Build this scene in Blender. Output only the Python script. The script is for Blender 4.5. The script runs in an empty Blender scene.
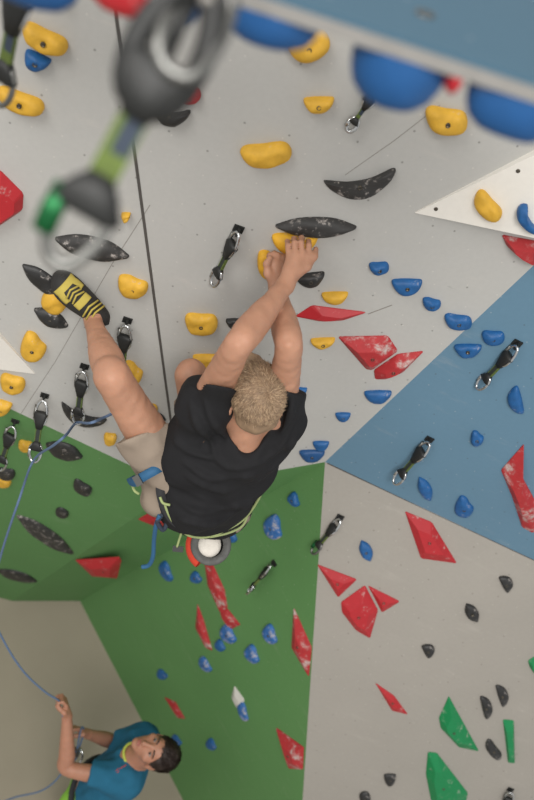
import bpy, math, random
import numpy as np
from mathutils import Vector, Matrix
random.seed(7); rng = np.random.default_rng(7)
SC = bpy.context.scene; COL = SC.collection

# ---------------------------------------------------------------- camera, light, exposure
FPX = 800.0; CAM_H = 5.9
u = np.array([.370, .526, .765]); u /= np.linalg.norm(u)          # world up seen from the camera frame
fw = np.array([0, 0, -1.0]); fw = fw - u*(fw @ u); fw /= np.linalg.norm(fw)
rt = np.cross(fw, u)
ROT = np.array([rt, fw, u])                                        # camera frame -> world
CPOS = np.array([0, 0, CAM_H])
cd = bpy.data.cameras.new('camera'); cam = bpy.data.objects.new('camera', cd); COL.objects.link(cam)
cam.matrix_world = Matrix.Translation(Vector(CPOS)) @ Matrix([list(r) for r in ROT]).to_4x4()
cd.sensor_fit = 'VERTICAL'; cd.sensor_height = 36.0; cd.lens = 36.0; cd.clip_start = .02; cd.clip_end = 60
cd.dof.use_dof = True; cd.dof.focus_distance = 2.55; cd.dof.aperture_fstop = 2.0
SC.camera = cam
vs = SC.view_settings; SC.display_settings.display_device = 'sRGB'
vs.view_transform = 'Standard'; vs.look = 'None'; vs.gamma = 1; vs.use_curve_mapping = False; vs.exposure = 0.17
wd = bpy.data.worlds.new('world'); SC.world = wd; wd.use_nodes = True
bg = wd.node_tree.nodes['Background']; bg.inputs[0].default_value = (1, .985, .96, 1); bg.inputs[1].default_value = .52
def area(name, loc, target, size, power, color):
    l = bpy.data.lights.new(name, 'AREA'); l.shape = 'DISK'; l.size = size; l.energy = power; l.color = color
    o = bpy.data.objects.new(name, l); COL.objects.link(o); o.location = loc
    o.rotation_euler = (Vector(target)-Vector(loc)).to_track_quat('-Z', 'Y').to_euler()
area('hall_lamp', (1.2, -2.0, 8.6), (0, 1.8, 4.0), 2.6, 225, (1, .98, .95))
area('hall_lamp', (-2.6, -1.6, 8.0), (-.5, 1.8, 4.0), 2.6, 110, (1, .97, .93))

# ---------------------------------------------------------------- pixel / plane helpers
def ray(x, y): return np.array([(x-267)/FPX, (400-y)/FPX, -1.0])
def Wd(p): return CPOS + ROT @ np.asarray(p, float)
def P(x, y, d): return Wd(ray(x, y)*d)
def Dv(v): return ROT @ np.asarray(v, float)
def floor_d(x, y): return CAM_H/-(ray(x, y) @ u)
def nrm(v): v = np.asarray(v, float); return v/np.linalg.norm(v)
class Plane:
    def __init__(s, a, b, c):
        n = nrm(np.cross(b-a, c-a))
        if n @ (CPOS-a) < 0: n = -n
        s.n = n; s.p = a
        e1 = np.cross([0, 0, 1.0], n) if abs(n[2]) < .95 else np.array([1.0, 0, 0])
        s.e1 = nrm(e1); s.e2 = np.cross(n, s.e1)
    def hit(s, x, y, off=0.0):
        r = Dv(ray(x, y)); q = s.p + s.n*off
        return CPOS + r*(((q-CPOS) @ s.n)/(r @ s.n))
V = P(325, 462, 3.3)
Fc = P(80, 601, floor_d(80, 601)); Q = P(12, 601, floor_d(12, 601)); G = P(183, 800, floor_d(183, 800))
W_MID = Plane(Q, Fc, V); Wp = W_MID.hit(178, 488)
W_UP = Plane(V, Wp, P(300, 248, 2.45))
W_LOW = Plane(V, Fc, G)
W_LEFT = Plane(Q, Wp, W_UP.hit(0, 404))
B1 = W_UP.hit(534, 265); B2 = P(534, 560, 3.45)
W_RIGHT = Plane(V, B1, B2)
S1 = W_LOW.hit(303, 800)
W_FRONT = Plane(V, S1, B2)
WALLS = dict(u=W_UP, m=W_MID, g=W_LOW, l=W_LEFT, b=W_RIGHT, w=W_FRONT)

# ---------------------------------------------------------------- mesh helpers
def tag(o, label=None, cat=None, group=None, kind=None):
    if label: o['label'] = label
    if cat: o['category'] = cat
    if group: o['group'] = group
    if kind: o['kind'] = kind
    return o
def mesh_obj(name, verts, faces, mat, parent=None, smooth=True, frame=None, mats=None, fmat=None):
    """verts in world coordinates; the object's own frame is `frame` (origin, 3 axis columns)"""
    me = bpy.data.meshes.new(name)
    v = np.asarray(verts, float)
    M = Matrix.Identity(4)
    if frame is None and parent is None: frame = (v.mean(0), np.eye(3))
    if frame is not None:
        o_, A = frame
        v = (v-o_) @ A
        M = Matrix.Translation(Vector(o_)) @ Matrix([list(r) for r in A]).to_4x4()
    me.from_pydata([tuple(map(float, q)) for q in v], [], [tuple(map(int, f)) for f in faces])
    for m_ in (mats or [mat]): me.materials.append(m_)
    if fmat is not None: me.polygons.foreach_set('material_index', fmat)
    me.polygons.foreach_set('use_smooth', [smooth]*len(me.polygons)); me.update()
    o = bpy.data.objects.new(name, me); COL.objects.link(o)
    o.matrix_world = M
    if parent is not None:
        o.parent = parent; o.matrix_parent_inverse = parent_world(parent).inverted()
    o['_w'] = 1; del o['_w']
    MW[o.name] = M
    return o
MW = {}
def parent_world(o): return MW.get(o.name, Matrix.Identity(4))
def empty(name, loc, A=None):
    o = bpy.data.objects.new(name, None); COL.objects.link(o); o.empty_display_size = .05
    M = Matrix.Translation(Vector(loc))
    if A is not None: M = M @ Matrix([list(r) for r in A]).to_4x4()
    o.matrix_world = M; MW[o.name] = M
    return o
class MB:
    def __init__(s): s.v = []; s.f = []
    def add(s, v, f):
        n = len(s.v); s.v += [np.asarray(q, float) for q in v]; s.f += [tuple(i+n for i in q) for q in f]
    def box(s, c, A, h):
        c = np.asarray(c, float); A = np.asarray(A, float)    # A columns = axes
        pts = [c + A @ (np.array([x, y, z])*h) for x in (-1, 1) for y in (-1, 1) for z in (-1, 1)]
        s.add(pts, [(0, 1, 3, 2), (4, 6, 7, 5), (0, 4, 5, 1), (2, 3, 7, 6), (0, 2, 6, 4), (1, 5, 7, 3)])
    def tube(s, pts, r, closed=False, seg=8, flat=None):
        """flat=(axis, factor) squashes the section along an axis"""
        pts = [np.asarray(p, float) for p in pts]; n = len(pts)
        rr = r if hasattr(r, '__len__') else [r]*n
        T = []
        for i in range(n):
            a = pts[(i-1) % n] if (closed or i > 0) else pts[i]; b = pts[(i+1) % n] if (closed or i < n-1) else pts[i]
            T.append(nrm(b-a))
        x = np.cross(T[0], [0.3, .2, .9]); x = nrm(x); V_ = []
        for i in range(n):
            x = nrm(x - T[i]*(x @ T[i])); y = np.cross(T[i], x)
            for k in range(seg):
                a = 2*math.pi*k/seg; o = (x*math.cos(a)+y*math.sin(a))*rr[i]
                if flat is not None: ax, fc = flat; o = o - ax*(o @ ax)*(1-fc)
                V_.append(pts[i]+o)
        F_ = []
        for i in range(n if closed else n-1):
            j = (i+1) % n
            for k in range(seg): k2 = (k+1) % seg; F_.append((i*seg+k, i*seg+k2, j*seg+k2, j*seg+k))
        if not closed: F_.append(tuple(range(seg))[::-1]); F_.append(tuple((n-1)*seg+k for k in range(seg)))
        s.add(V_, F_)
    def lathe(s, c, A, prof, seg=24, a0=0, a1=2*math.pi):
        c = np.asarray(c, float); full = abs(a1-a0-2*math.pi) < 1e-6
        m = seg if full else seg+1; V_ = []
        for r, z in prof:
            for k in range(m):
                a = a0+(a1-a0)*k/seg; V_.append(c + A @ np.array([r*math.cos(a), r*math.sin(a), z]))
        F_ = []
        for i in range(len(prof)-1):
            for k in range(seg): k2 = (k+1) % m; F_.append((i*m+k, i*m+k2, (i+1)*m+k2, (i+1)*m+k))
        s.add(V_, F_)
    def build(s, name, mat, parent=None, smooth=True, frame=None): return mesh_obj(name, s.v, s.f, mat, parent, smooth, frame)
def catmull(pts, sub, closed=True):
    pts = [np.asarray(p, float) for p in pts]; n = len(pts); out = []
    rngi = range(n) if closed else range(n-1)
    for i in rngi:
        p0 = pts[(i-1) % n] if closed or i > 0 else pts[0]; p1 = pts[i]
        p2 = pts[(i+1) % n]; p3 = pts[(i+2) % n] if closed or i+2 < n else pts[-1]
        for k in range(sub):
            t = k/sub
            out.append(.5*((2*p1)+(-p0+p2)*t+(2*p0-5*p1+4*p2-p3)*t*t+(-p0+3*p1-3*p2+p3)*t**3))
    if not closed: out.append(pts[-1])
    return out

# ---------------------------------------------------------------- materials
def lin(c): return tuple(((v/255+.055)/1.055)**2.4 if v/255 > .04045 else v/255/12.92 for v in c)
def new_mat(name):
    m = bpy.data.materials.new(name); m.use_nodes = True; nt = m.node_tree
    return m, nt, nt.nodes, nt.links, nt.nodes['Principled BSDF']
def mix_rgb(N, L, fac, a, b):
    x = N.new('ShaderNodeMix'); x.data_type = 'RGBA'
    for s_, v_ in ((0, fac), (6, a), (7, b)):
        if hasattr(v_, 'links'): L.new(v_, x.inputs[s_])
        elif isinstance(v_, tuple): x.inputs[s_].default_value = (*v_, 1)
        else: x.inputs[s_].default_value = v_
    return x.outputs[2]
def ramp(N, L, src, lo, hi, vlo=0.0, vhi=1.0):
    x = N.new('ShaderNodeMapRange'); L.new(src, x.inputs[0]); x.interpolation_type = 'SMOOTHSTEP'
    x.inputs[1].default_value = lo; x.inputs[2].default_value = hi; x.inputs[3].default_value = vlo; x.inputs[4].default_value = vhi
    return x.outputs[0]
def noise(N, L, vec, scale, detail=4, rough=.55):
    x = N.new('ShaderNodeTexNoise'); L.new(vec, x.inputs['Vector']); x.inputs['Scale'].default_value = scale
    x.inputs['Detail'].default_value = detail; x.inputs['Roughness'].default_value = rough
    return x.outputs[0]
def simple(name, col, rough=.6, metal=0.0, var=.12, scale=40, bump=.15, bscale=180, chalk=0.0, chalk_scale=22, spec=.5, sss=0):
    m, nt, N, L, B = new_mat(name); tc = N.new('ShaderNodeTexCoord').outputs['Object']
    c = lin(col); n1 = noise(N, L, tc, scale)
    base = mix_rgb(N, L, n1, tuple(v*(1-var*2) for v in c), tuple(min(1, v*(1+var*2)) for v in c))
    if chalk:
        n2 = ramp(N, L, noise(N, L, tc, chalk_scale, 6, .7), .62-chalk*.25, .8-chalk*.2)
        base = mix_rgb(N, L, n2, base, lin((188, 180, 174)))
    L.new(base, B.inputs['Base Color']); B.inputs['Roughness'].default_value = rough; B.inputs['Metallic'].default_value = metal
    B.inputs['Specular IOR Level'].default_value = spec
    if sss: B.inputs['Subsurface Weight'].default_value = sss; B.inputs['Subsurface Radius'].default_value = (.02, .008, .004); B.inputs['Subsurface Scale'].default_value = .5
    if bump:
        b = N.new('ShaderNodeBump'); b.inputs['Strength'].default_value = bump; b.inputs['Distance'].default_value = .002
        L.new(noise(N, L, tc, bscale, 3), b.inputs['Height']); L.new(b.outputs[0], B.inputs['Normal'])
    return m
def wall_mat(name, col, dots=.8, smudge=.5, nut=(70, 66, 60)):
    m, nt, N, L, B = new_mat(name); tc = N.new('ShaderNodeTexCoord').outputs['Object']
    c = lin(col)
    big = noise(N, L, tc, 1.6, 5, .6); fine = noise(N, L, tc, 60, 3)
    base = mix_rgb(N, L, big, tuple(v*.88 for v in c), tuple(min(1, v*1.1) for v in c))
    base = mix_rgb(N, L, ramp(N, L, fine, .3, .7, 0, .12), base, tuple(v*.75 for v in c))
    # chalk smears, stretched across the panel
    mp = N.new('ShaderNodeMapping'); L.new(tc, mp.inputs[0]); mp.inputs['Scale'].default_value = (1.2, 5, 1); mp.inputs['Rotation'].default_value = (0, 0, .5)
    sm = ramp(N, L, noise(N, L, mp.outputs[0], 2.6, 6, .7), .56, .78, 0, .45*smudge)
    base = mix_rgb(N, L, sm, base, lin((205, 198, 190)))
    mp2 = N.new('ShaderNodeMapping'); L.new(tc, mp2.inputs[0]); mp2.inputs['Scale'].default_value = (3, 14, 1); mp2.inputs['Rotation'].default_value = (0, 0, -.5)
    sc_ = ramp(N, L, noise(N, L, mp2.outputs[0], 3.0, 3, .6), .71, .76, 0, .4)
    base = mix_rgb(N, L, sc_, base, tuple(v*.6 for v in c))
    vo = N.new('ShaderNodeTexVoronoi'); vo.voronoi_dimensions = '2D'; L.new(tc, vo.inputs['Vector']); vo.inputs['Scale'].default_value = 6.2; vo.inputs['Randomness'].default_value = .75
    vd = ramp(N, L, vo.outputs['Distance'], .016, .027, dots, 0)
    base = mix_rgb(N, L, vd, base, lin(nut))
    vo2 = N.new('ShaderNodeTexVoronoi'); vo2.voronoi_dimensions = '2D'; L.new(tc, vo2.inputs['Vector']); vo2.inputs['Scale'].default_value = 9.5
    vd2 = ramp(N, L, vo2.outputs['Distance'], .018, .03, .35*smudge+.1, 0)
    base = mix_rgb(N, L, vd2, base, lin((225, 220, 212)))
    L.new(base, B.inputs['Base Color']); B.inputs['Roughness'].default_value = .62; B.inputs['Specular IOR Level'].default_value = .35
    b = N.new('ShaderNodeBump'); b.inputs['Strength'].default_value = .12; b.inputs['Distance'].default_value = .001
    L.new(noise(N, L, tc, 140, 3), b.inputs['Height']); L.new(b.outputs[0], B.inputs['Normal'])
    return m
M = dict(
    grey=wall_mat('grey_panel', (184, 183, 179), .45, .6), front=wall_mat('pale_panel', (160, 155, 147), .4, .4),
    green=wall_mat('green_panel', (92, 138, 82), .3, .25), greend=wall_mat('green_panel_shade', (92, 138, 82), .2, .2),
    blue=wall_mat('blue_panel', (98, 132, 154), .35, .3), ledge=wall_mat('ledge_blue', (64, 94, 112), .0, .2), white=wall_mat('white_panel', (226, 222, 214), .3, .2),
    floor=simple('floor_mat', (156, 146, 130), .85, var=.04, scale=3, bump=.1), seam=simple('seam_dark', (78, 74, 70), .8, bump=0),
    seamf=simple('seam_faint', (140, 136, 130), .8, bump=0), edge=simple('board_edge', (130, 128, 124), .7, var=.08),
    yellow=simple('yellow_hold', (214, 166, 52), .66, var=.16, scale=28, bump=.5, bscale=70, chalk=.06, chalk_scale=26), yellowc=simple('yellow_hold_chalked', (222, 168, 40), .65, chalk=.25),
    bluec=simple('blue_hold', (24, 88, 146), .55, var=.2, chalk=.2, bump=.5, bscale=70), blued=simple('blue_hold_chalked', (42, 100, 165), .55, chalk=.5, chalk_scale=30),
    bluesm=simple('blue_hold_smooth', (20, 74, 126), .5, var=.1, chalk=.35, chalk_scale=9),
    red=simple('red_hold', (176, 34, 42), .55, var=.06, chalk=.12), redc=simple('red_hold_chalked', (172, 42, 46), .65, chalk=.42, chalk_scale=16),
    black=simple('black_hold', (40, 40, 40), .5, var=.25, chalk=.2, chalk_scale=30, bump=.5, bscale=80), blackc=simple('black_hold_chalked', (50, 49, 48), .6, chalk=.38, chalk_scale=34),
    greenh=simple('green_hold', (0, 128, 72), .5, var=.06, chalk=.18), whiteh=simple('white_hold', (206, 204, 196), .6, chalk=.3),
    bolt=simple('bolt_steel', (96, 90, 80), .35, metal=.9, bump=0), chrome=simple('chrome', (205, 207, 208), .22, metal=1, var=.02, bump=0),
    steel=simple('dull_steel', (125, 125, 122), .35, metal=.9, var=.05, bump=0), gateg=simple('green_anodised', (24, 96, 52), .35, metal=.6, var=.04, bump=0),
    rubber=simple('black_rubber', (25, 26, 25), .55, var=.1, bump=.1), web=simple('dark_webbing', (42, 48, 44), .8, var=.2, scale=120),
    webg=simple('green_webbing', (84, 100, 42), .8, var=.2, scale=120), navy=simple('navy_webbing', (44, 54, 68), .8, var=.1, scale=100),
    rope=simple('blue_rope', (92, 114, 146), .8, var=.25, scale=260, bump=.6, bscale=400),
    skin=simple('tanned_skin', (176, 130, 105), .58, var=.13, scale=13, bump=.4, bscale=110, sss=.12),
    skinb=simple('olive_skin', (172, 122, 98), .5, var=.08, scale=22, bump=.2, sss=.12),
    shirt=simple('black_cotton', (31, 31, 33), .85, var=.08, scale=30, bump=.4, bscale=500, spec=.25),
    shorts=simple('taupe_cotton', (146, 132, 118), .85, var=.08, scale=18, bump=.4, bscale=400, spec=.2),
    teal=simple('teal_cotton', (38, 98, 126), .85, var=.1, scale=20, bump=.4, bscale=400, spec=.2),
    lime=simple('lime_fabric', (140, 196, 70), .8, var=.08), collar=simple('yellow_green_trim', (186, 196, 84), .8, var=.05),
    hairb=simple('blond_hair', (136, 112, 88), .6, var=.3, scale=40, bump=0), hairl=simple('blond_hair_light', (172, 146, 116), .55, var=.2, bump=0),
    haird=simple('dark_brown_hair', (40, 28, 22), .5, var=.3, bump=0), strap=simple('blue_strap', (42, 92, 130), .7, var=.1, scale=60),
    cordg=simple('pale_green_cord', (150, 162, 108), .7, var=.1), gray=simple('grey_fabric', (92, 92, 90), .85, var=.2, scale=60, bump=.6, bscale=90),
    redf=simple('red_fabric', (205, 62, 40), .75, var=.08), chalk=simple('chalk_powder', (222, 216, 206), .95, var=.06, scale=50, bump=1, bscale=120),
    shoey=simple('yellow_suede', (182, 164, 76), .8, var=.08), shoeb=simple('black_leather', (38, 37, 36), .7, var=.15, bump=.3),
    lip=simple('lip_skin', (160, 98, 84), .5, var=.05, bump=0), eye=simple('eye_white', (150, 138, 130), .4, var=.02, bump=0), iris=simple('dark_iris', (30, 22, 18), .3, var=.02, bump=0),
    dark=simple('dark_cloth', (46, 46, 48), .85, var=.1), blot=simple('dark_ash', (60, 84, 96), .8))
M['greend'] = M['green']

# ---------------------------------------------------------------- the setting
def panel(name, pl, pts, mat, th=.03, smooth=False):
    pts = [np.asarray(p, float) - pl.n*((p-pl.p) @ pl.n) for p in pts]; n = len(pts)
    v = pts + [p-pl.n*th for p in pts]
    a = sum(np.cross(pts[i]-pts[0], pts[(i+1) % n]-pts[0]) for i in range(n))
    idx = list(range(n)) if a @ pl.n > 0 else list(range(n))[::-1]
    f = [tuple(idx), tuple(i+n for i in idx[::-1])]+[(idx[i], idx[i]+n, idx[(i+1) % n]+n, idx[(i+1) % n]) for i in range(n)]
    A = np.array([pl.e1, pl.e2, pl.n]).T
    o = mesh_obj(name, v, f, mat, None, smooth, (pts[0], A))
    tag(o, kind='structure'); return o
def ext(a, b, t): return a + (b-a)*t                # point on line a->b at t
L0 = ext(Wp, W_UP.hit(0, 404), 1.9); QL = ext(Fc, Q, 1.6)
QL = QL.copy(); QLp = W_LEFT.hit(-120, 592)
panel('wall_upper', W_UP, [V, Wp, L0, W_UP.hit(-330, -420), W_UP.hit(250, -560), W_UP.hit(900, -420), ext(V, B1, 1.8)], M['grey'])
panel('wall_left', W_LEFT, [Wp, Q, QLp, L0], M['green'])
panel('wall_middle', W_MID, [Wp, V, Fc, Q], M['green'])
Gx = ext(Fc, G, 1.9); Sx = W_LOW.hit(292, 960)
panel('wall_lower', W_LOW, [V, Fc, Gx, Sx], M['green'])
B2x = ext(V, B2, 1.6)
panel('wall_front', W_FRONT, [V, W_FRONT.hit(292, 960), W_FRONT.hit(800, 960), B2x], M['front'])
panel('wall_right', W_RIGHT, [V, B2x, W_RIGHT.hit(760, 300), ext(V, B1, 1.8)], M['blue'])
fm = MB(); fm.box((-1.5, 1.5, -.03), np.eye(3), np.array([6, 7, .03])); tag(fm.build('floor', M['floor'], smooth=False), kind='structure')
def strip(name, pl, pts, w, mat, h=.001):
    b = MB(); q = [pl.hit(x, y) for x, y in pts]
    for a, c in zip(q, q[1:]):
        t = nrm(c-a); A = np.array([t, np.cross(pl.n, t), pl.n]).T
        b.box((a+c)/2, A, np.array([np.linalg.norm(c-a)/2, w/2, h]))
    return tag(b.build(name, mat, smooth=False), kind='structure')
strip('trim_1', W_UP, [(106, -60), (173, 437)], .009, M['seam'])
strip('trim_2', W_UP, [(150, 205), (112, 264), (55, 362), (20, 415)], .0022, M['seamf'], .0006)
strip('trim_3', W_UP, [(440, 105), (395, 140), (345, 175)], .0018, M['seamf'], .0006)
strip('edge_gap_shadow', W_RIGHT, [(327, 463.5), (430, 512.5), (560, 573)], .012, M['seam'], .0012)  # dark strip painting the gap shadow along the blue panel's lower edge
strip('trim_5', W_UP, [(368, 314), (392, 305)], .004, M['seamf'], .0006)

# ---------------------------------------------------------------- holds
SH = dict(
    D=[(-1, -.8), (-.35, -1), (.45, -.97), (1, -.8), (.86, .1), (.36, .9), (-.36, .95), (-.86, .15)],
    leaf=[(-1, 0), (-.93, -.2), (-.5, -.8), (0, -1), (.5, -.85), (.93, -.2), (1, 0), (.93, .2), (.5, .8), (0, 1), (-.5, .85), (-.93, .2)],
    boat=[(-1, -.95), (-.92, -1), (-.35, -.5), (.3, -.4), (.9, -.75), (1, -.5), (.75, .25), (.2, .95), (-.4, .75), (-.85, -.2)],
    bean=[(-1, -.25), (-.8, -.85), (-.1, -.9), (.7, -.95), (1, -.25), (.88, .55), (.2, 1), (-.6, .85)],
    blob=[(-1, 0), (-.75, -.75), (0, -1), (.8, -.7), (1, .1), (.65, .8), (0, 1), (-.75, .7)],
    lobe=[(-1, -.8), (-.4, -1), (.25, -.72), (.85, -.55), (1, 0), (.8, .6), (.1, 1), (-.6, .85), (-.97, .1)],
    horn=[(-1, -.6), (-.6, -1), (-.2, -.2), (.4, .2), (1, .35), (.9, .85), (.1, 1), (-.6, .7), (-.95, .1)])
NH = [0]
def hold(kind, pl, mat, shape, cx, cy, w, h, ang, label, ht=.04, group=None, bolt=True, cat='climbing hold'):
    a = math.radians(ang); ca, sa = math.cos(a), math.sin(a)
    px = [(cx+ca*x*w/2-sa*y*h/2, cy+sa*x*w/2+ca*y*h/2) for x, y in SH[shape]]
    return hold_px(kind, pl, mat, px, label, ht, group, bolt, cat, True)
def hold_px(kind, pl, mat, px, label, ht=.04, group=None, bolt=True, cat='climbing hold', rounded=True, inset=.5, shift=(0, 0)):
    NH[0] += 1; r_ = random.Random(NH[0]*13)
    ht = ht*.72; off = ht*.22
    pts = [pl.hit(x, y, off)-pl.n*off for x, y in px]
    cen = sum(pts)/len(pts); A = np.array([pl.e1, pl.e2, pl.n]).T
    q = [((p-cen) @ pl.e1, (p-cen) @ pl.e2) for p in pts]
    ph = [r_.uniform(0, 6.28) for _ in range(4)]
    if rounded:
        out = [(c[0], c[1]) for c in catmull([(a, b, 0) for a, b in q], 5)]
        rings = [(1, -.004), (1.0, .18), (.97, .42), (.88, .68), (.72, .88), (.5, .98), (.28, 1.0), (.1, .98)]
    else:
        rings = [(1, -.004), (1, .10), (.985, .14), (inset+.02, .97), (inset, 1.0)]; out = []
        n0 = len(q)
        for i in range(n0):                                      # clipped corners
            p0, p1, p2 = (np.array(q[(i+k) % n0]) for k in (-1, 0, 1))
            for o_ in (p0, p2):
                d = o_-p1; l = np.linalg.norm(d); out.append(tuple(p1+d*min(.12, .006/l)))
    n = len(out); v = []; f = []
    sz = max(max(abs(a) for a, b in out), max(abs(b) for a, b in out))
    for s_, hh in rings:
        for x, y in out:
            X, Y = x*s_+shift[0]*(1-s_)*sz, y*s_+shift[1]*(1-s_)*sz; Z = hh*ht
            if rounded and hh > .3:
                nz = math.sin(X/sz*3.1+ph[0])*math.sin(Y/sz*3.7+ph[1])+.5*math.sin(X/sz*7+ph[2])*math.cos(Y/sz*6+ph[3])
                Z *= 1+.13*nz
            v.append(cen + A @ np.array([X, Y, Z]))
    for i in range(len(rings)-1):
        for k in range(n): k2 = (k+1) % n; f.append((i*n+k, i*n+k2, (i+1)*n+k2, (i+1)*n+k))
    m = len(rings)-1; f.append(tuple(m*n+k for k in range(n)))
    area_ = sum(out[i][0]*out[(i+1) % n][1]-out[(i+1) % n][0]*out[i][1] for i in range(n))
    if area_ < 0: f = [t[::-1] for t in f]
    o = mesh_obj(kind, v, f, M[mat], None, rounded, (cen, A))
    tag(o, label, cat, group)
    if bolt:
        b = MB(); top = ht*(1.0 if rounded else 1.0)
        cc = cen + A @ np.array([shift[0]*.5*sz, shift[1]*.5*sz, top-.004]) if not rounded else cen + A @ np.array([0, 0, top-.005])
        b.lathe(cc, A, [(.0065, 0), (.0065, .006), (.0045, .0065), (.004, .003), (.0001, .003)], 12)
        b.build('bolt', M['bolt'], o)
    return o
U, MD, GL, LF, BL, WF = W_UP, W_MID, W_LOW, W_LEFT, W_RIGHT, W_FRONT
YH, BK, BH, RH = 'yellow_hold', 'black_hold', 'blue_hold', 'red_hold'
# yellow holds on the grey wall
hold(YH, U, 'yellow', 'bean', 44, 40, 50, 21, 27, 'yellow curved climbing hold above the small blue hold at top left', .05)
hold(YH, U, 'yellow', 'bean', 20, 102, 50, 19, 22, 'yellow sloping climbing hold at left edge below the blue hold', .045)
hold(YH, U, 'yellow', 'bean', 309, 47, 42, 28, -14, 'large yellow climbing hold beside the blurred blue roof hold', .05)
hold(YH, U, 'yellow', 'D', 319, 105, 30, 15, -2, 'small yellow flat-topped hold in the upper centre of the grey wall', .04)
hold(YH, U, 'yellow', 'bean', 266, 155, 51, 23, -4, 'wide yellow climbing hold above the chalked black leaf holds', .05)
hold(YH, U, 'yellow', 'bean', 446, 121, 43, 25, 12, 'yellow climbing hold just above the white triangular panel', .05)
hold(YH, U, 'yellowc', 'D', 295, 244, 45, 20, 0, 'yellow flat-topped hold gripped by the climber\'s upper hand', .05, bolt=False)
hold(YH, U, 'yellowc', 'lobe', 270, 265, 26, 25, 10, 'yellow hold gripped by the climber\'s lower hand', .05, bolt=False)
hold(YH, U, 'yellow', 'D', 335, 298, 26, 11, -2, 'thin yellow hold above the slim red wedge', .035)
hold(YH, U, 'yellow', 'D', 323, 343, 24, 9, -3, 'thin yellow hold left of the big chalked red holds', .035)
hold(YH, U, 'yellow', 'lobe', 133, 287, 30, 21, 8, 'yellow three-lobed hold right of the climbing shoe beside the dark groove', .045)
hold(YH, U, 'yellow', 'bean', 201, 324, 33, 20, 6, 'yellow hold right of the dark groove, left of the climber\'s arm', .045)
hold(YH, U, 'yellow', 'D', 206, 361, 26, 12, 0, 'yellow hold mostly hidden behind the climber\'s raised upper arm', .04, bolt=False)
hold(YH, U, 'yellow', 'blob', 54, 302, 26, 22, 20, 'yellow hold under the toe of the climbing shoe', .04, bolt=False)
hold(YH, U, 'yellow', 'lobe', 33, 348, 26, 26, 30, 'yellow hold at the tip of the small white triangle at left', .045)
hold(YH, U, 'yellow', 'bean', 12, 384, 26, 17, 18, 'yellow hold directly below the small white triangle at left edge', .04)
hold(YH, U, 'yellow', 'D', 2, 408, 18, 14, 15, 'yellow hold cut by the left edge where grey meets green', .04)
hold(YH, U, 'yellow', 'lobe', 132, 374, 21, 21, 25, 'yellow hold between the climber\'s shin and the dark groove', .045)
hold(YH, U, 'yellow', 'bean', 148, 409, 19, 11, 15, 'small yellow hold beside the raised thigh, left of the groove', .035)
hold(YH, U, 'yellow', 'bean', 110, 439, 13, 11, 10, 'small yellow hold at the hem of the taupe shorts', .035, bolt=False)
hold(YH, U, 'yellow', 'D', 126, 217, 9, 8, 0, 'tiny yellow hold peeking out beside the blurred foreground quickdraw', .03, bolt=False)
hold(YH, LF, 'yellow', 'bean', 25, 446, 14, 10, 14, 'small yellow hold on the green wall behind a quickdraw', .03, bolt=False)
hold(YH, LF, 'yellow', 'bean', 3, 482, 16, 9, 16, 'small yellow hold cut by the left edge of the green wall', .03, bolt=False)
# black holds
hold(BK, U, 'black', 'boat', 171, 117, 38, 19, 4, 'black curved hold right below the small red hold near the groove', .04)
hold(BK, U, 'blackc', 'boat', 362, 186, 72, 25, -13, 'long chalk-scratched black crescent hold in the upper centre', .04)
hold(BK, U, 'blackc', 'leaf', 316, 227, 81, 18, 1, 'long pointed black leaf hold just above the gripped yellow hold', .04)
hold(BK, U, 'black', 'D', 311, 280, 28, 13, -8, 'short black hold right of the climber\'s wrists', .035)
hold(BK, U, 'black', 'D', 234, 323, 16, 8, 0, 'small black hold behind the climber\'s forearm', .03, bolt=False)
hold(BK, U, 'blackc', 'leaf', 92, 248, 76, 21, 14, 'long chalked black leaf hold beneath the foreground carabiner', .04)
hold(BK, U, 'black', 'leaf', 43, 281, 52, 17, 38, 'long black hold the climbing shoe is standing on', .025, bolt=False)
hold(BK, U, 'black', 'leaf', 51, 318, 38, 14, 27, 'black crescent hold just below the yellow hold under the shoe', .035)
hold(BK, U, 'black', 'boat', 82, 418, 48, 16, 18, 'black boat-shaped hold behind the clipped quickdraw beside the knee', .035)
hold(BK, U, 'black', 'leaf', 157, 418, 18, 9, 15, 'small black hold beside the thigh where the rope passes', .03, bolt=False)
hold(BK, LF, 'black', 'leaf', 64, 451, 39, 15, 20, 'black boat-shaped hold at the top of the green wall', .035)
hold(BK, LF, 'black', 'bean', 82, 488, 21, 11, 33, 'small black hold at the middle of the left green wall', .03)
hold(BK, LF, 'black', 'bean', 6, 474, 18, 11, 12, 'black hold cut by the left edge above a yellow one', .03)
hold(BK, LF, 'blackc', 'leaf', 45, 535, 68, 14, 34, 'long black leaf hold slanting across the green wall', .035)
hold(BK, LF, 'black', 'leaf', 17, 576, 42, 9, 16, 'thin black leaf hold low at the left edge near the floor', .03)
hold(BK, LF, 'black', 'blob', 62, 513, 14, 9, 25, 'tiny black hold with a loop above the long slanting leaf', .025)
hold(BK, WF, 'black', 'D', 507, 583, 17, 11, -118, 'black bean hold just under the blue panel edge', .03)
hold(BK, WF, 'black', 'leaf', 472, 613, 21, 12, 58, 'oval black hold between the red quadrilateral and lower right', .03)
hold(BK, WF, 'black', 'D', 429, 650, 14, 11, -120, 'small round black hold right of the red pentagon', .025)
hold(BK, WF, 'black', 'D', 503, 695, 22, 10, -108, 'right one of two upright black holds above the green wedges', .025)
hold(BK, WF, 'black', 'D', 487, 707, 23, 10, -104, 'left one of two upright black holds above the green wedges', .025)
hold(BK, WF, 'black', 'bean', 493, 750, 23, 10, 54, 'curved black hold between the two green wedges', .025)
hold(BK, WF, 'black', 'D', 390, 780, 12, 12, 0, 'small round black hold left of the bottom green hold', .025)
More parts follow.
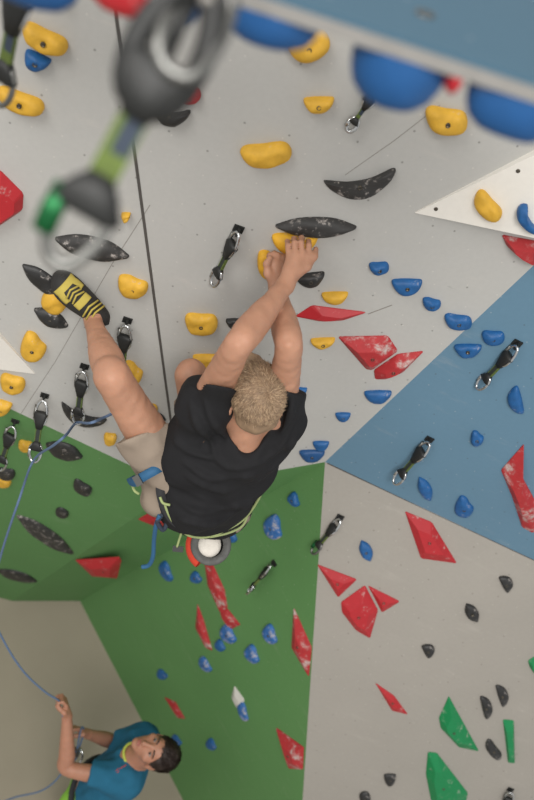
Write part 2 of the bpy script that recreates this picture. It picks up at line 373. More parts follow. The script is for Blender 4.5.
hold(BK, WF, 'black', 'blob', 365, 798, 11, 13, -20, 'black hold cut by the bottom edge of the photo', .025)
# blue holds
hold(BH, U, 'bluec', 'D', 36, 62, 27, 17, 24, 'small blue half-moon hold under the top left yellow hold', .04)
hold(BH, U, 'bluec', 'bean', 379, 268, 20, 11, 0, 'small blue block hold highest of the blue trail on the grey wall', .035)
hold(BH, U, 'bluec', 'D', 407, 287, 30, 15, 0, 'blue half-moon hold second in the trail on the grey wall', .035)
hold(BH, U, 'bluec', 'lobe', 432, 304, 18, 12, 2, 'tiny blue hold third in the trail on the grey wall', .03)
hold(BH, U, 'bluec', 'bean', 458, 322, 28, 14, 10, 'blue hold at the border where the grey wall meets the blue one', .035)
hold(BH, U, 'bluec', 'D', 343, 417, 15, 8, 0, 'tiny blue hold right of the climber\'s shoulder', .025)
hold(BH, U, 'bluec', 'D', 378, 397, 27, 12, -1, 'blue half-moon hold at the grey wall edge under the red holds', .03)
hold(BH, U, 'bluec', 'D', 301, 392, 12, 8, 0, 'tiny blue hold tucked beside the climber\'s right sleeve', .025, bolt=False)
hold(BH, U, 'bluec', 'D', 321, 446, 16, 9, 0, 'small blue hold just above the wider one at the corner of the walls', .025, bolt=False)
hold(BH, U, 'bluesm', 'D', 312, 456, 25, 11, 0, 'wide blue half-moon hold at the corner where four panels meet', .03)
hold(BH, U, 'bluec', 'D', 62, -2, 16, 9, 0, 'small blue hold at the very top edge left of the groove', .03, bolt=False)
hold(BH, BL, 'bluec', 'bean', 493, 338, 23, 14, 6, 'blue hold above the upper quickdraw on the blue wall', .03)
hold(BH, BL, 'bluec', 'D', 468, 351, 27, 13, 0, 'blue half-moon hold left of the upper quickdraw on the blue wall', .03)
hold(BH, BL, 'bluec', 'D', 515, 401, 27, 14, 76, 'blue half-moon hold standing on end on the blue wall', .03)
hold(BH, BL, 'bluec', 'lobe', 477, 439, 13, 14, 20, 'small blue hold in the middle of the blue wall', .03)
hold(BH, BL, 'bluec', 'leaf', 425, 489, 25, 12, 62, 'blue elongated hold beside the lower quickdraw on the blue wall', .03)
hold(BH, BL, 'bluec', 'lobe', 464, 508, 19, 19, 35, 'blue rounded hold low on the blue wall near its edge', .03)
hold(BH, WF, 'bluec', 'leaf', 366, 551, 22, 12, 66, 'lone blue hold on the pale wall above the red petals', .03)
hold(BH, GL, 'blued', 'lobe', 273, 528, 24, 17, 68, 'largest blue hold on the green wall right of the chalk bag', .035)
hold(BH, GL, 'bluec', 'lobe', 230, 534, 19, 11, 60, 'blue hold right beside the chalk bag', .03)
hold(BH, MD, 'bluec', 'lobe', 308, 491, 18, 10, 66, 'blue hold on the green wall close to the corner of the panels', .03)
hold(BH, GL, 'bluec', 'lobe', 294, 500, 15, 9, 62, 'small blue hold left of the one by the panel corner', .03)
hold(BH, GL, 'bluec', 'lobe', 166, 572, 21, 10, 62, 'blue hold below the dangling blue strap', .03)
hold(BH, GL, 'bluec', 'lobe', 196, 578, 12, 10, 40, 'small blue hold left of the long chalked red hold', .025)
hold(BH, GL, 'blued', 'lobe', 228, 635, 20, 13, 52, 'chalked blue hold touching the foot of the long red hold', .03)
hold(BH, GL, 'bluec', 'lobe', 220, 646, 12, 9, 50, 'small blue hold just below-left of the chalked blue one', .025, bolt=False)
hold(BH, GL, 'blued', 'lobe', 270, 635, 20, 12, 62, 'upper chalked blue hold left of the red diamond at the wall edge', .03)
hold(BH, GL, 'blued', 'lobe', 252, 655, 19, 12, 60, 'chalked blue hold above the white diamond hold', .03)
hold(BH, GL, 'blued', 'lobe', 205, 665, 17, 9, 50, 'blue hold under the left chalked red diamond', .025)
hold(BH, GL, 'bluec', 'lobe', 162, 675, 11, 9, 30, 'small blue hold leftmost on the lower green wall', .02, bolt=False)
hold(BH, GL, 'blued', 'lobe', 243, 712, 20, 8, 68, 'slim blue hold attached below the white diamond', .025, bolt=False)
hold(BH, GL, 'bluec', 'lobe', 211, 745, 12, 9, 52, 'small blue hold low on the green wall right of the belayer', .02, bolt=False)
hold(BH, GL, 'bluec', 'lobe', 176, 741, 12, 9, 40, 'small blue hold peeking out behind the belayer\'s dark hair', .02, bolt=False)
# red, green and white angular holds
def fac(kind, pl, mat, px, label, ht=.05, **k): return hold_px(kind, pl, mat, px, label, ht, rounded=False, **k)
fac(RH, U, 'red', [(-14, 164), (0, 172), (23, 195), (22, 211), (0, 226), (-20, 236)], 'red angular volume cut by the left edge of the photo', .05, inset=.7, bolt=False)
hold(RH, U, 'red', 'bean', 190, 96, 22, 15, -6, 'small red rounded hold right above a black hold', .035)
fac(RH, U, 'red', [(295, 317), (312, 306), (367, 313), (343, 321), (320, 322)], 'slim red wedge hold pointing right under the thin yellow hold', .03, inset=.35, bolt=False)
fac(RH, U, 'redc', [(338, 338), (388, 337), (398, 352), (372, 371), (366, 370)], 'large chalk-covered red wedge hold right of the climber\'s arm', .05, inset=.45)
fac(RH, U, 'redc', [(374, 371), (398, 355), (424, 352), (403, 373), (386, 380), (375, 380)], 'chalky red pointed hold at the lower right of the large red wedge', .04, inset=.4)
fac(RH, BL, 'redc', [(524, 445), (501, 471), (512, 497), (522, 528), (533, 534), (545, 520), (520, 474)], 'chalky red arrow-shaped hold on the blue wall', .05, inset=.4, bolt=False)
fac(RH, U, 'redc', [(502, 236), (540, 243), (540, 268), (521, 258), (507, 247)], 'red hold under the white triangular panel at the right edge', .05, inset=.5, bolt=False)
fac(RH, WF, 'red', [(405, 512), (432, 523), (457, 564), (421, 559)], 'red four-sided hold below the blue wall', .045, inset=.5)
fac(RH, WF, 'red', [(317, 565), (357, 580), (338, 598)], 'red triangle left petal above the red pentagon', .04, inset=.35)
fac(RH, WF, 'red', [(341, 603), (365, 586), (378, 611), (370, 639), (356, 631), (342, 613)], 'red pentagon hold below the two red triangles', .045, inset=.5)
fac(RH, WF, 'red', [(368, 586), (400, 602), (382, 613)], 'red triangle right petal above the red pentagon', .035, inset=.35)
fac(RH, WF, 'red', [(375, 683), (394, 696), (408, 715), (392, 711)], 'thin red sliver hold low on the pale wall', .025, inset=.4)
fac(RH, LF, 'red', [(75, 561), (119, 558), (121, 562), (117, 579), (92, 577)], 'red wedge hold on the fold of the green wall', .05, inset=.45)
fac(RH, MD, 'red', [(138, 520), (150, 513), (170, 520), (162, 529)], 'red pointed hold behind the blue strap and shorts', .03, inset=.4, bolt=False)
fac(RH, GL, 'redc', [(204, 562), (212, 564), (224, 590), (227, 608), (219, 612), (207, 585)], 'long chalked red hold below the chalk bag', .03, inset=.4, bolt=False)
fac(RH, GL, 'redc', [(218, 604), (227, 609), (240, 625), (229, 630), (221, 618)], 'chalky red hooked hold at the end of the long red hold', .03, inset=.4, bolt=False)
fac(RH, GL, 'redc', [(197, 604), (203, 620), (212, 651), (205, 648), (195, 628)], 'slim chalked red diamond left of the long red hold', .03, inset=.35, bolt=False)
fac(RH, GL, 'redc', [(293, 608), (311, 648), (308, 677), (291, 648)], 'tall red diamond hold beside the right edge of the green wall', .04, inset=.3)
fac(RH, GL, 'redc', [(164, 697), (175, 702), (185, 719), (177, 718)], 'small red sliver above the belayer\'s head', .02, inset=.4, bolt=False)
fac(RH, GL, 'redc', [(275, 728), (303, 748), (302, 770), (288, 769)], 'red wedge hold lowest on the green wall', .05, inset=.4)
fac('white_hold', GL, 'whiteh', [(234, 686), (244, 700), (242, 707), (236, 708), (231, 698)], 'small white diamond hold on the green wall', .025, inset=.4, bolt=False)
fac('green_hold', WF, 'greenh', [(449, 697), (439, 719), (441, 729), (459, 748), (479, 752)], 'upper large green wedge hold on the pale wall', .045, inset=.5)
fac('green_hold', WF, 'greenh', [(428, 753), (437, 754), (468, 794), (464, 812), (434, 815), (426, 775)], 'large green hold cut by the bottom edge', .05, inset=.55)
fac('green_hold', WF, 'greenh', [(503, 720), (514, 721), (515, 764), (508, 763)], 'narrow upright green bar hold', .03, inset=.6, bolt=False)
fac('green_hold', WF, 'greenh', [(528, 661), (540, 654), (540, 682), (530, 668)], 'green hold at the right edge of the pale wall', .03, inset=.5, bolt=False)
# white wooden volumes screwed on the grey wall
def volume(px, hts, label):
    A = np.array([U.e1, U.e2, U.n]).T; n = len(px)
    top = [U.hit(x, y, h) for (x, y), h in zip(px, hts)]; base = [U.hit(x, y, h)-U.n*(h+.004) for (x, y), h in zip(px, hts)]
    a = sum(np.cross(top[i]-top[0], top[(i+1) % n]-top[0]) for i in range(n))
    idx = list(range(n)) if a @ U.n > 0 else list(range(n))[::-1]
    f = [tuple(idx), tuple(i+n for i in idx[::-1])]+[(idx[i], idx[i]+n, idx[(i+1) % n]+n, idx[(i+1) % n]) for i in range(n)]
    o = mesh_obj('wall_volume', top+base, f, M['white'], None, False, (sum(base)/n, A)); tag(o, label, 'wall volume')
    return o, Plane(top[0], top[1], top[2])
vo_, VP = volume([(415, 213), (600, 123), (600, 252)], [.004, .03, .10], 'large white triangular volume pointing left at the upper right')
hold(YH, VP, 'yellow', 'bean', 487, 207, 35, 19, 50, 'yellow double-lobed hold on the white triangular volume', .045, bolt=False)
hold(BH, VP, 'bluec', 'horn', 529, 219, 30, 20, 36, 'blue curved hold at the right edge on the white triangular volume', .045, bolt=False)
volume([(35, 374), (-20, 367), (-20, 315)], [.004, .02, .02], 'small white triangular panel at the left edge pointing right')
b = MB()
for x, y in ((436, 209), (518, 171)):
    c = VP.hit(x, y); b.lathe(c-VP.n*.002, np.array([VP.e1, VP.e2, VP.n]).T, [(.006, 0), (.006, .003), (.004, .0032), (.0001, .0032)], 12)
b.build('screw', M['bolt'], vo_)

# ---------------------------------------------------------------- foreground roof ledge and its holds
E1 = P(215, -2, .80); E2 = P(534, 103, .80)
t_ = nrm(E2-E1); Nn = Dv([.2, -.74, -.64]); Nn = nrm(Nn-t_*(Nn @ t_)); r_ = nrm(np.cross(t_, Nn))
if r_ @ Dv([0, 0, -1]) < 0: r_ = -r_
Aled = np.array([t_, r_, -Nn]).T
mid = (E1+E2)/2
lg = empty('roof_ledge', mid, Aled); tag(lg, 'blurred blue-topped board of an overhanging ledge in the upper right foreground', 'ledge')
b = MB(); b.box(mid+r_*.26-Nn*.0065, Aled, np.array([.62, .26, .0065])); b.build('edge_board', M['edge'], lg, False)
b = MB(); b.box(mid+r_*.263-Nn*.0155, Aled, np.array([.62, .257, .0025])); b.build('blue_top', M['ledge'], lg, False, (mid, Aled))
b = MB(); cc = P(425, 14, .80); cc = cc - (-Nn)*((cc-(mid-Nn*.018)) @ (-Nn))
k_ = ray(425, 14); rr_ = Dv(k_); pp = mid-Nn*.018; hp = CPOS+rr_*(((pp-CPOS) @ Nn)/(rr_ @ Nn))
b.lathe(hp+Nn*.001, Aled, [(.011, 0), (.011, .002), (.006, .002), (.005, -.001), (.0001, -.001)], 16); b.build('bolt', M['bolt'], lg)
class RoofPl: pass
def roof_hold(cx, w, dep, mat, kind, label, setback=.03):
    # position along the edge from pixel x
    f_ = (cx-215)/(534-215); c0 = E1+(E2-E1)*f_ + r_*setback
    hw = w/2/FPX*.80/abs((ROT.T @ t_)[0]); v = []; f = []; seg = 28
    rings = [(1, 0), (1, .25), (.95, .5), (.82, .76), (.6, .93), (.3, 1.0), (.08, 1.0)]
    for s_, hh in rings:
        for k in range(seg):
            a = 2*math.pi*k/seg; rad = (1+.05*math.sin(3*a+cx))
            v.append(c0 + t_*hw*s_*math.cos(a)*rad + r_*.03*s_*math.sin(a)*rad + Nn*dep*hh)
    for i in range(len(rings)-1):
        for k in range(seg): k2 = (k+1) % seg; f.append((i*seg+k, i*seg+k2, (i+1)*seg+k2, (i+1)*seg+k))
    f.append(tuple((len(rings)-1)*seg+k for k in range(seg)))
    A = np.array([t_, -r_, Nn]).T
    o = mesh_obj(kind, v, f, M[mat], None, True, (c0, A)); tag(o, label, 'climbing hold'); return o
roof_hold(402, 98, .062, 'bluesm', BH, 'large blurred blue rounded hold hanging centrally under the foreground ledge')
roof_hold(525, 104, .052, 'bluesm', BH, 'blurred blue hold under the foreground ledge at the right edge')
roof_hold(264, 106, .040, 'bluesm', BH, 'blurred blue hold under the ledge right of the foreground quickdraw')
roof_hold(120, 104, .056, 'red', RH, 'blurred dark red hold at the top edge above the groove')
roof_hold(16, 128, .080, 'bluesm', BH, 'blurred blue hold in the top left corner')
roof_hold(176, 44, .05, 'bluesm', BH, 'blurred blue hold behind the foreground carabiner at the top')
roof_hold(457, 20, .024, 'red', RH, 'tiny blurred red hold between the two right foreground blue holds')

# ---------------------------------------------------------------- quickdraws
def loop_pts(l, w, z0, n=28, pinch=.72):
    """D-shaped carabiner loop in (x,z), top at z0, bottom at z0-l"""
    pts = []
    for k in range(n):
        a = 2*math.pi*k/n; x = math.cos(a); z = math.sin(a)
        x = math.copysign(abs(x)**.75, x)*w/2*(1 if z < 0 else pinch+(1-pinch)*(1-z)); z = math.copysign(abs(z)**.8, z)*l/2
        pts.append((x, z0-l/2+z))
    return pts
def quickdraw(ptop, pbot, d_top=None, pl=None, L=.25, label='', twist=.3, hang=True, web='web', gate='chrome', fat=1.0, standoff=.022, group=None):
    top = pl.hit(*ptop, standoff) if pl is not None else P(*ptop, d_top)
    r = nrm(Dv(ray(*pbot))); oc = top-CPOS; bq = r @ oc; c = oc @ oc-L*L; disc = bq*bq-c
    if disc < 0: bot = CPOS+r*bq
    else:
        s = math.sqrt(disc); cand = [CPOS+r*(bq-s), CPOS+r*(bq+s)]
        cand.sort(key=lambda q: -(nrm(q-top) @ np.array([0, 0, -1.0])))
        bot = cand[0]
        if pl is not None and (bot-pl.p) @ pl.n < .012:
            bot = pl.hit(*pbot, .02)
    L_ = np.linalg.norm(bot-top); z = nrm(top-bot)
    ref = pl.e1 if pl is not None else Dv([1, -.3, 0]); n_ = pl.n if pl is not None else -Dv(nrm(ray(*ptop)))
    ref = ref*math.cos(twist)+n_*math.sin(twist)
    x = nrm(ref-z*(ref @ z)); y = np.cross(z, x); A = np.array([x, y, z]).T
    if y @ (CPOS-top) < 0: pass
    o = empty('quickdraw', top, A); tag(o, label, 'quickdraw', group)
    def T(p): return top + A @ np.array(p, float)*1.0
    S = L_
    r0 = .0052*fat
    for nm, z0, l, w, m in (('carabiner', 0.0, .40*S, (.215 if fat > 1 else .18)*S, 'chrome'), ('carabiner', -.69*S, .31*S, .185*S, 'steel' if gate != 'chrome' else 'chrome')):
        pts = loop_pts(l, w, z0)
        if nm and z0 < 0: pts = [(px_, 2*z0-l-pz) for px_, pz in pts]        # wide end down
        b = MB(); up_big = fat > 1 and z0 == 0
        b.tube([T((px_, 0, pz)) for px_, pz in pts], r0*(1.7 if up_big else 1), True, 8); cb = b.build('carabiner', M['rubber' if up_big else m], o)
        zz = sorted(pz for _, pz in pts); b = MB(); xx = -w*.5
        b.tube([T((xx*.96, 0, z0-l*.2)), T((xx*1.03, 0, z0-l*.5)), T((xx*.96, 0, z0-l*.76))], r0*(1.7 if (gate == 'gateg' and z0 < 0) else 1.2), seg=8)
        b.build('gate', M[gate if z0 < 0 else ('chrome' if fat > 1 else 'steel')], cb)
    if fat > 1:                                              # the second, bright carabiner it is clipped into
        b = MB(); b.tube([T((.035*S+px_*.9, .02*math.cos(pz*30), pz+.10*S)) for px_, pz in loop_pts(.36*S, .20*S, 0)], r0, True, 8); b.build('carabiner', M['steel'], o)
        b = MB(); b.tube([T((-.02*S, .004, -.02*S)), T((-.01*S, .004, -.25*S))], r0*1.3, seg=8); b.build('bar', M['rubber'], o)
    # rubber keepers: wedge-shaped
    def wedge(z1, w1, z2, w2, th, name, mat):
        b = MB(); n = 6; V_ = []
        secs = [(z1, w1*.7, th*.7), (z1-(z1-z2)*.15, w1, th), (z1-(z1-z2)*.6, (w1+w2)/2, th), (z2, w2, th*.8)]
        for zz_, ww, tt in secs:
            for k in range(12):
                a = 2*math.pi*k/12; cx_ = math.copysign(abs(math.cos(a))**.6, math.cos(a)); sy = math.copysign(abs(math.sin(a))**.6, math.sin(a))
                V_.append(T((cx_*ww/2, sy*tt/2, zz_)))
        F_ = [(i*12+k, i*12+(k+1) % 12, (i+1)*12+(k+1) % 12, (i+1)*12+k) for i in range(3) for k in range(12)]
        F_ += [tuple(range(12))[::-1], tuple(36+k for k in range(12))]
        b.add(V_, F_); b.build(name, M[mat], o)
    big = fat > 1
    wedge((-.235 if big else -.17)*S, (.27 if big else .225)*S, -.45*S, .10*S, .026*fat, 'keeper', 'rubber')
    wedge(-.81*S, (.27 if big else .225)*S, -.655*S, .085*S, .022*fat, 'keeper', 'rubber')
    b = MB(); b.box(T((0, 0, -.54*S)), A, np.array([(.034 if fat == 1 else .040)*S, .0045, .14*S])); sl = b.build('sling', M[web], o, False)
    b = MB()
    for sx in (-1, 1): b.box(T((sx*(.037 if fat == 1 else .044)*S, 0, -.56*S)), A, np.array([.006*S, .005, .11*S]))
    b.build('stitched_edge', M['webg'], sl, False)
    if web == 'webg':
        b = MB(); b.box(T((.010*S, 0, -.49*S)), A, np.array([.031*S, .0055, .085*S])); b.build('label_patch', M['navy'], sl, False)
    if hang and pl is not None:
        Aw = np.array([pl.e1, pl.e2, pl.n]).T; w0 = top-pl.n*standoff
        b = MB(); b.box(w0+pl.n*.003, Aw, np.array([.016, .012, .003])); b.box(w0+pl.n*.012-pl.e2*.003, Aw, np.array([.0035, .012, .012]))
        b.lathe(w0+pl.n*.005, Aw, [(.0001, .008), (.009, .008), (.009, 0)], 6); b.build('hanger', M['rubber'], o, False)
    return o, bot
quickdraw((238, 233), (212, 285), pl=U, label='quickdraw left of the climber\'s hands with its shadow on the grey wall', twist=1.0)
quickdraw((377, 90), (348, 131), pl=U, label='quickdraw hanging just under the central blurred blue hold', web='webg')
quickdraw((126, 326), (121, 380), pl=U, label='quickdraw directly right of the climber\'s shin', standoff=.03)
_, dA = quickdraw((83, 372), (77, 424), pl=U, label='clipped quickdraw left of the climber\'s knee over a black hold', standoff=.03)
_, dB = quickdraw((43, 401), (34, 462), pl=U, label='clipped quickdraw whose carabiner holds the rope over the green wall', standoff=.03)
quickdraw((13, 427), (-1, 470), pl=LF, label='quickdraw cut by the left edge at the top of the green wall', standoff=.03)
quickdraw((517, 347), (477, 388), pl=BL, label='upper quickdraw on the blue wall', twist=1.0)
quickdraw((429, 443), (394, 483), pl=BL, label='lower quickdraw on the blue wall', twist=1.0)
quickdraw((340, 520), (312, 553), pl=WF, label='quickdraw at the border between green and pale walls', gate='gateg', twist=1.0)
quickdraw((271, 565), (247, 593), pl=GL, label='quickdraw in the middle of the lower green wall', twist=1.0)
quickdraw((511, 793), (500, 822), pl=WF, label='quickdraw cut by the bottom edge at the lower right')
qd, _ = quickdraw((202, -10), (57, 262), d_top=.66, L=.262, label='large blurred foreground quickdraw with lime webbing and green gate', web='webg', gate='gateg', twist=-.25, fat=1.25)
# its top is tied by a worn cord to the ledge
b = MB(); b.tube(catmull([P(207, 2, .655), P(209, -20, .68), P(222, -30, .79)], 5, False), .006, seg=8); b.build('cord', M['seamf'], qd)
q2, _ = quickdraw((24, -34), (-2, 104), d_top=1.22, L=.25, label='blurred quickdraw in the top left corner', web='webg', gate='gateg', twist=.4)
b = MB(); b.tube(catmull([P(24, -34, 1.22), P(30, -60, 1.2), P(40, -90, 1.15)], 5, False), .005, seg=8); b.build('cord', M['seamf'], q2)

# ---------------------------------------------------------------- bodies: one continuous surface from blended limbs
class Body:
    def __init__(s, res): s.res = res; s.pr = []
    def cone(s, a, ra, b, rb, k=.02, cuts=(), sub=False): s.pr.append(('c', np.asarray(a, float), ra, np.asarray(b, float), rb, k, cuts, sub)); return s
    def chain(s, pts, rs, k=.02):
        k = min(k, .012)
        if len(pts) > 2 and min(rs) > .012:
            q = catmull([np.append(p, r) for p, r in zip(pts, rs)], 4, False); pts = [a[:3] for a in q]; rs = [a[3] for a in q]; k = .004
        for i in range(len(pts)-1): s.cone(pts[i], rs[i], pts[i+1], rs[i+1], k)
        return s
    def ell(s, c, A, r, k=.02, cuts=(), sub=False): s.pr.append(('e', np.asarray(c, float), np.asarray(A, float), np.asarray(r, float), None, k, cuts, sub)); return s
    def mesh(s, wob=None):
        lo = np.full(3, 1e9); hi = -lo
        bbs = []
        for p in s.pr:
            if p[0] == 'c': l = np.minimum(p[1]-p[2], p[3]-p[4]); h = np.maximum(p[1]+p[2], p[3]+p[4])
            else: m = max(p[3]); l = p[1]-m; h = p[1]+m
            bbs.append((l, h))
            if not p[7]: lo = np.minimum(lo, l); hi = np.maximum(hi, h)
        lo -= 4*s.res; hi += 4*s.res; n = np.ceil((hi-lo)/s.res).astype(int)+1
        D = np.full(n, .05, np.float32)
        for p, (l, h) in zip(s.pr, bbs):
            pad = p[5]+.02
            i0 = np.clip(np.floor((l-pad-lo)/s.res).astype(int), 0, n); i1 = np.clip(np.ceil((h+pad-lo)/s.res).astype(int)+1, 0, n)
            if (i1 <= i0).any(): continue
            g = [lo[a]+s.res*np.arange(i0[a], i1[a]) for a in range(3)]
            X, Y, Z = np.meshgrid(*g, indexing='ij'); X = np.stack([X, Y, Z], -1)
            if p[0] == 'c':
                ab = p[3]-p[1]; t = np.clip(((X-p[1]) @ ab)/max(ab @ ab, 1e-9), 0, 1)
                d = np.linalg.norm(X-(p[1]+t[..., None]*ab), axis=-1)-(p[2]+(p[4]-p[2])*t)
            else:
                q = (X-p[1]) @ p[2]; k0 = np.linalg.norm(q/p[3], axis=-1); k1 = np.linalg.norm(q/p[3]**2, axis=-1)+1e-9
                d = k0*(k0-1)/k1
            for cp, cn in p[6]: d = np.maximum(d, (X-cp) @ cn)
            sl = tuple(slice(i0[a], i1[a]) for a in range(3)); E = D[sl]; k = p[5]
            if p[7]:
                hh = np.maximum(k-np.abs(E+d), 0)/k; D[sl] = np.maximum(E, -d)+hh*hh*k/4
            else:
                hh = np.maximum(k-np.abs(E-d), 0)/k; D[sl] = np.minimum(E, d)-hh*hh*k/4
        if wob is not None:
            G = np.stack(np.meshgrid(*[lo[a]+s.res*np.arange(n[a]) for a in range(3)], indexing='ij'), -1)
            near = np.abs(D) < .03; D[near] += wob(G[near]).astype(np.float32)
        return nets(D, lo, s.res)
def nets(D, lo, res):
    n = np.array(D.shape); c = n-1; ins = D < 0
    ids = []; poss = []; quads = []
    st = np.array([c[1]*c[2], c[2], 1])
    for ax in range(3):
        o1, o2 = [(1, 2), (2, 0), (0, 1)][ax]
        sa = [slice(None)]*3; sb = [slice(None)]*3; sa[ax] = slice(0, -1); sb[ax] = slice(1, None)
        A_, B_ = D[tuple(sa)], D[tuple(sb)]
        cr = np.argwhere((A_ < 0) != (B_ < 0))
        ok = (cr[:, o1] > 0) & (cr[:, o2] > 0) & (cr[:, o1] < c[o1]) & (cr[:, o2] < c[o2]); cr = cr[ok]
        a = A_[tuple(cr.T)]; b = B_[tuple(cr.T)]; t = a/(a-b)
        pos = cr.astype(float); pos[:, ax] += t
        q = []
        for d1, d2 in ((-1, -1), (0, -1), (0, 0), (-1, 0)):
            cc = cr.copy(); cc[:, o1] += d1; cc[:, o2] += d2; i = cc @ st; q.append(i); ids.append(i); poss.append(pos)
        q = np.stack(q, 1); fl = a >= 0; q[fl] = q[fl][:, ::-1]; quads.append(q)
    ids = np.concatenate(ids); poss = np.concatenate(poss); quads = np.concatenate(quads)
    uq, inv = np.unique(ids, return_inverse=True); cnt = np.bincount(inv)
    V_ = np.stack([np.bincount(inv, poss[:, a])/cnt for a in range(3)], 1)*res+lo
    F_ = np.searchsorted(uq, quads)
    # two light smoothing passes along the quad edges
    for _ in range(2):
        e = np.concatenate([F_[:, [0, 1]], F_[:, [1, 2]], F_[:, [2, 3]], F_[:, [3, 0]]]); m = len(V_)
        S_ = np.stack([np.bincount(e[:, 0], V_[e[:, 1], a], m)+np.bincount(e[:, 1], V_[e[:, 0], a], m) for a in range(3)], 1)
        k = np.bincount(e[:, 0], minlength=m)+np.bincount(e[:, 1], minlength=m); V_ = V_*.5+.5*S_/np.maximum(k, 1)[:, None]
    return V_, F_
def frame3(a, b):
    """columns: x along a, y towards b, z = x cross y"""
    x = nrm(a); y = nrm(np.asarray(b, float)-x*(x @ b)); return np.array([x, y, np.cross(x, y)]).T
def orient(side, fwd, up):
    z = nrm(up); y = nrm(fwd-z*(fwd @ z)); x = np.cross(y, z); return np.array([x, y, z]).T
def wobble(seed, amp, f):
    r = np.random.default_rng(seed); K = r.normal(size=(7, 3))*f; ph = r.uniform(0, 6.28, 7); am = r.uniform(.4, 1, 7)
    return lambda X: amp*sum(am[i]*np.sin(X @ K[i]+ph[i]) for i in range(7))/2.4
def strands(name, mat, parent, c, A, radii, keep, count, ln, wid, flow, seed=3, lift=.55, jit=.35):
    """short hair: thin tapered blades growing from an ellipsoid scalp"""
    r = np.random.default_rng(seed); V_ = []; F_ = []
    while len(F_) < count*2:
        d = nrm(r.normal(size=3))
        if not keep(d): continue
        p = c + A @ (d*radii); nn = nrm(A @ (d/radii)); f_ = A @ flow(d); f_ = f_-nn*(f_ @ nn)
        if np.linalg.norm(f_) < 1e-3: continue
        f_ = nrm(f_); g = nrm(f_+nn*lift+r.normal(size=3)*jit); s_ = nrm(np.cross(g, nn)+r.normal(size=3)*.2); l = ln*r.uniform(.6, 1.15)
        g2 = nrm(g-nn*.5); k = len(V_); p = p-nn*.002; m_ = p+g*l*.5; e = m_+g2*l*.5; w = wid*.5
        V_ += [p-s_*w, p+s_*w, m_+s_*w*.8, m_-s_*w*.8, e]; F_ += [(k, k+1, k+2, k+3), (k+3, k+2, k+4)]
    return mesh_obj(name, V_, F_, M[mat], parent, False)
def fingers(bd, specs, k=.006):
    for ch, rs in specs: bd.chain(ch, rs, k)

# ---------------------------------------------------------------- the climber
J = dict(lw=P(285, 286, 2.30), le=P(238, 345, 2.13), ls=P(206, 404, 2.40), rw=P(277, 289, 2.41), re=P(289, 345, 2.22), rs=P(280, 415, 2.48),
         nk=P(245, 442, 2.47), hd=P(254.5, 397, 2.35), pv=P(205, 498, 2.80), lh=P(180, 488, 2.70), rh=P(222, 505, 2.86),
         lk=P(113, 378, 2.36), la=P(93, 322, 2.60), rk=P(191, 375, 2.62), ra=P(212, 462, 2.90), rf=P(226, 440, 3.02))
bd = Body(.0045)
ch = (J['ls']+J['rs'])/2*.62+J['pv']*.38
up_b = nrm(J['nk']-J['pv']); back = nrm(np.cross(J['rs']-J['ls'], up_b)); back = back if back @ (CPOS-J['nk']) > 0 else -back
for a, b_, r1, r2 in (('ls', 'lh', .060, .085), ('rs', 'rh', .060, .085)): bd.cone(J[a], r1, J[b_], r2, .06)
bd.cone(J['nk']-up_b*.05, .058, J['pv'], .10, .05); bd.cone(J['ls'], .056, J['rs'], .056, .03)
bd.cone(J['nk']-back*.01-up_b*.04, .056, J['hd']-nrm(J['hd']-J['nk'])*.03, .058, .03)
# arms with muscles and wrist taper
def arm(sh, el, wr, s=1.0):
    bd.chain([sh, sh*.7+el*.3, sh*.35+el*.65, el, el*.78+wr*.22, el*.55+wr*.45, el*.25+wr*.75, wr], [v_*s for v_ in (.052, .049, .044, .0385, .042, .039, .030, .0245)])
for e_, w_, s_ in (('le', 'lw', 'ls'), ('re', 'rw', 'rs')):
    sd_ = nrm(np.cross(J[w_]-J[e_], CPOS-J[e_])); tow = nrm(CPOS-J[e_])
    bd.cone(J[e_]*.86+J[w_]*.14+sd_*.018+tow*.012, .024, J[e_]*.45+J[w_]*.55+sd_*.008+tow*.012, .014, .010)
    bd.cone(J[e_]*.9+J[w_]*.1-sd_*.018+tow*.010, .022, J[e_]*.4+J[w_]*.6-sd_*.010+tow*.010, .012, .010)
    bd.cone(J[s_]*.8+J[e_]*.2+tow*.022, .032, J[s_]*.3+J[e_]*.7+tow*.012, .022, .014)
    bd.ell(J[e_]+tow*.026, np.eye(3), [.018]*3, .014)
arm(J['ls'], J['le'], J['lw']); arm(J['rs'], J['re'], J['rw'], .98)
# left hand: knuckles, four fingers hooked over the hold, thumb at the side
mc = [P(289, 257.5, 2.315), P(295.5, 255, 2.31), P(302, 254.5, 2.315), P(308, 256.5, 2.325)]
pp_ = [P(288, 245.5, 2.325), P(294.5, 243, 2.32), P(301.5, 242.5, 2.32), P(308.5, 245.5, 2.33)]
dp = [P(287, 241, 2.355), P(294, 238.5, 2.355), P(301.5, 238.2, 2.355), P(309, 241, 2.36)]
tp = [P(288, 242, 2.38), P(295, 240, 2.385), P(302, 240, 2.385), P(309, 242, 2.385)]
for m_ in mc: bd.cone(J['lw'], .021, m_, .0105, .012)
for i, R_ in enumerate((.0078, .0086, .0088, .0085)):
    bd.chain([mc[i], pp_[i], dp[i], tp[i]], [R_*1.12, R_*1.04, R_*.92, R_*.8], .004)
bd.chain([P(291, 277, 2.31), P(307, 267, 2.32), P(314, 257, 2.335), P(316, 249, 2.35)], [.017, .0125, .0105, .0085], .010)
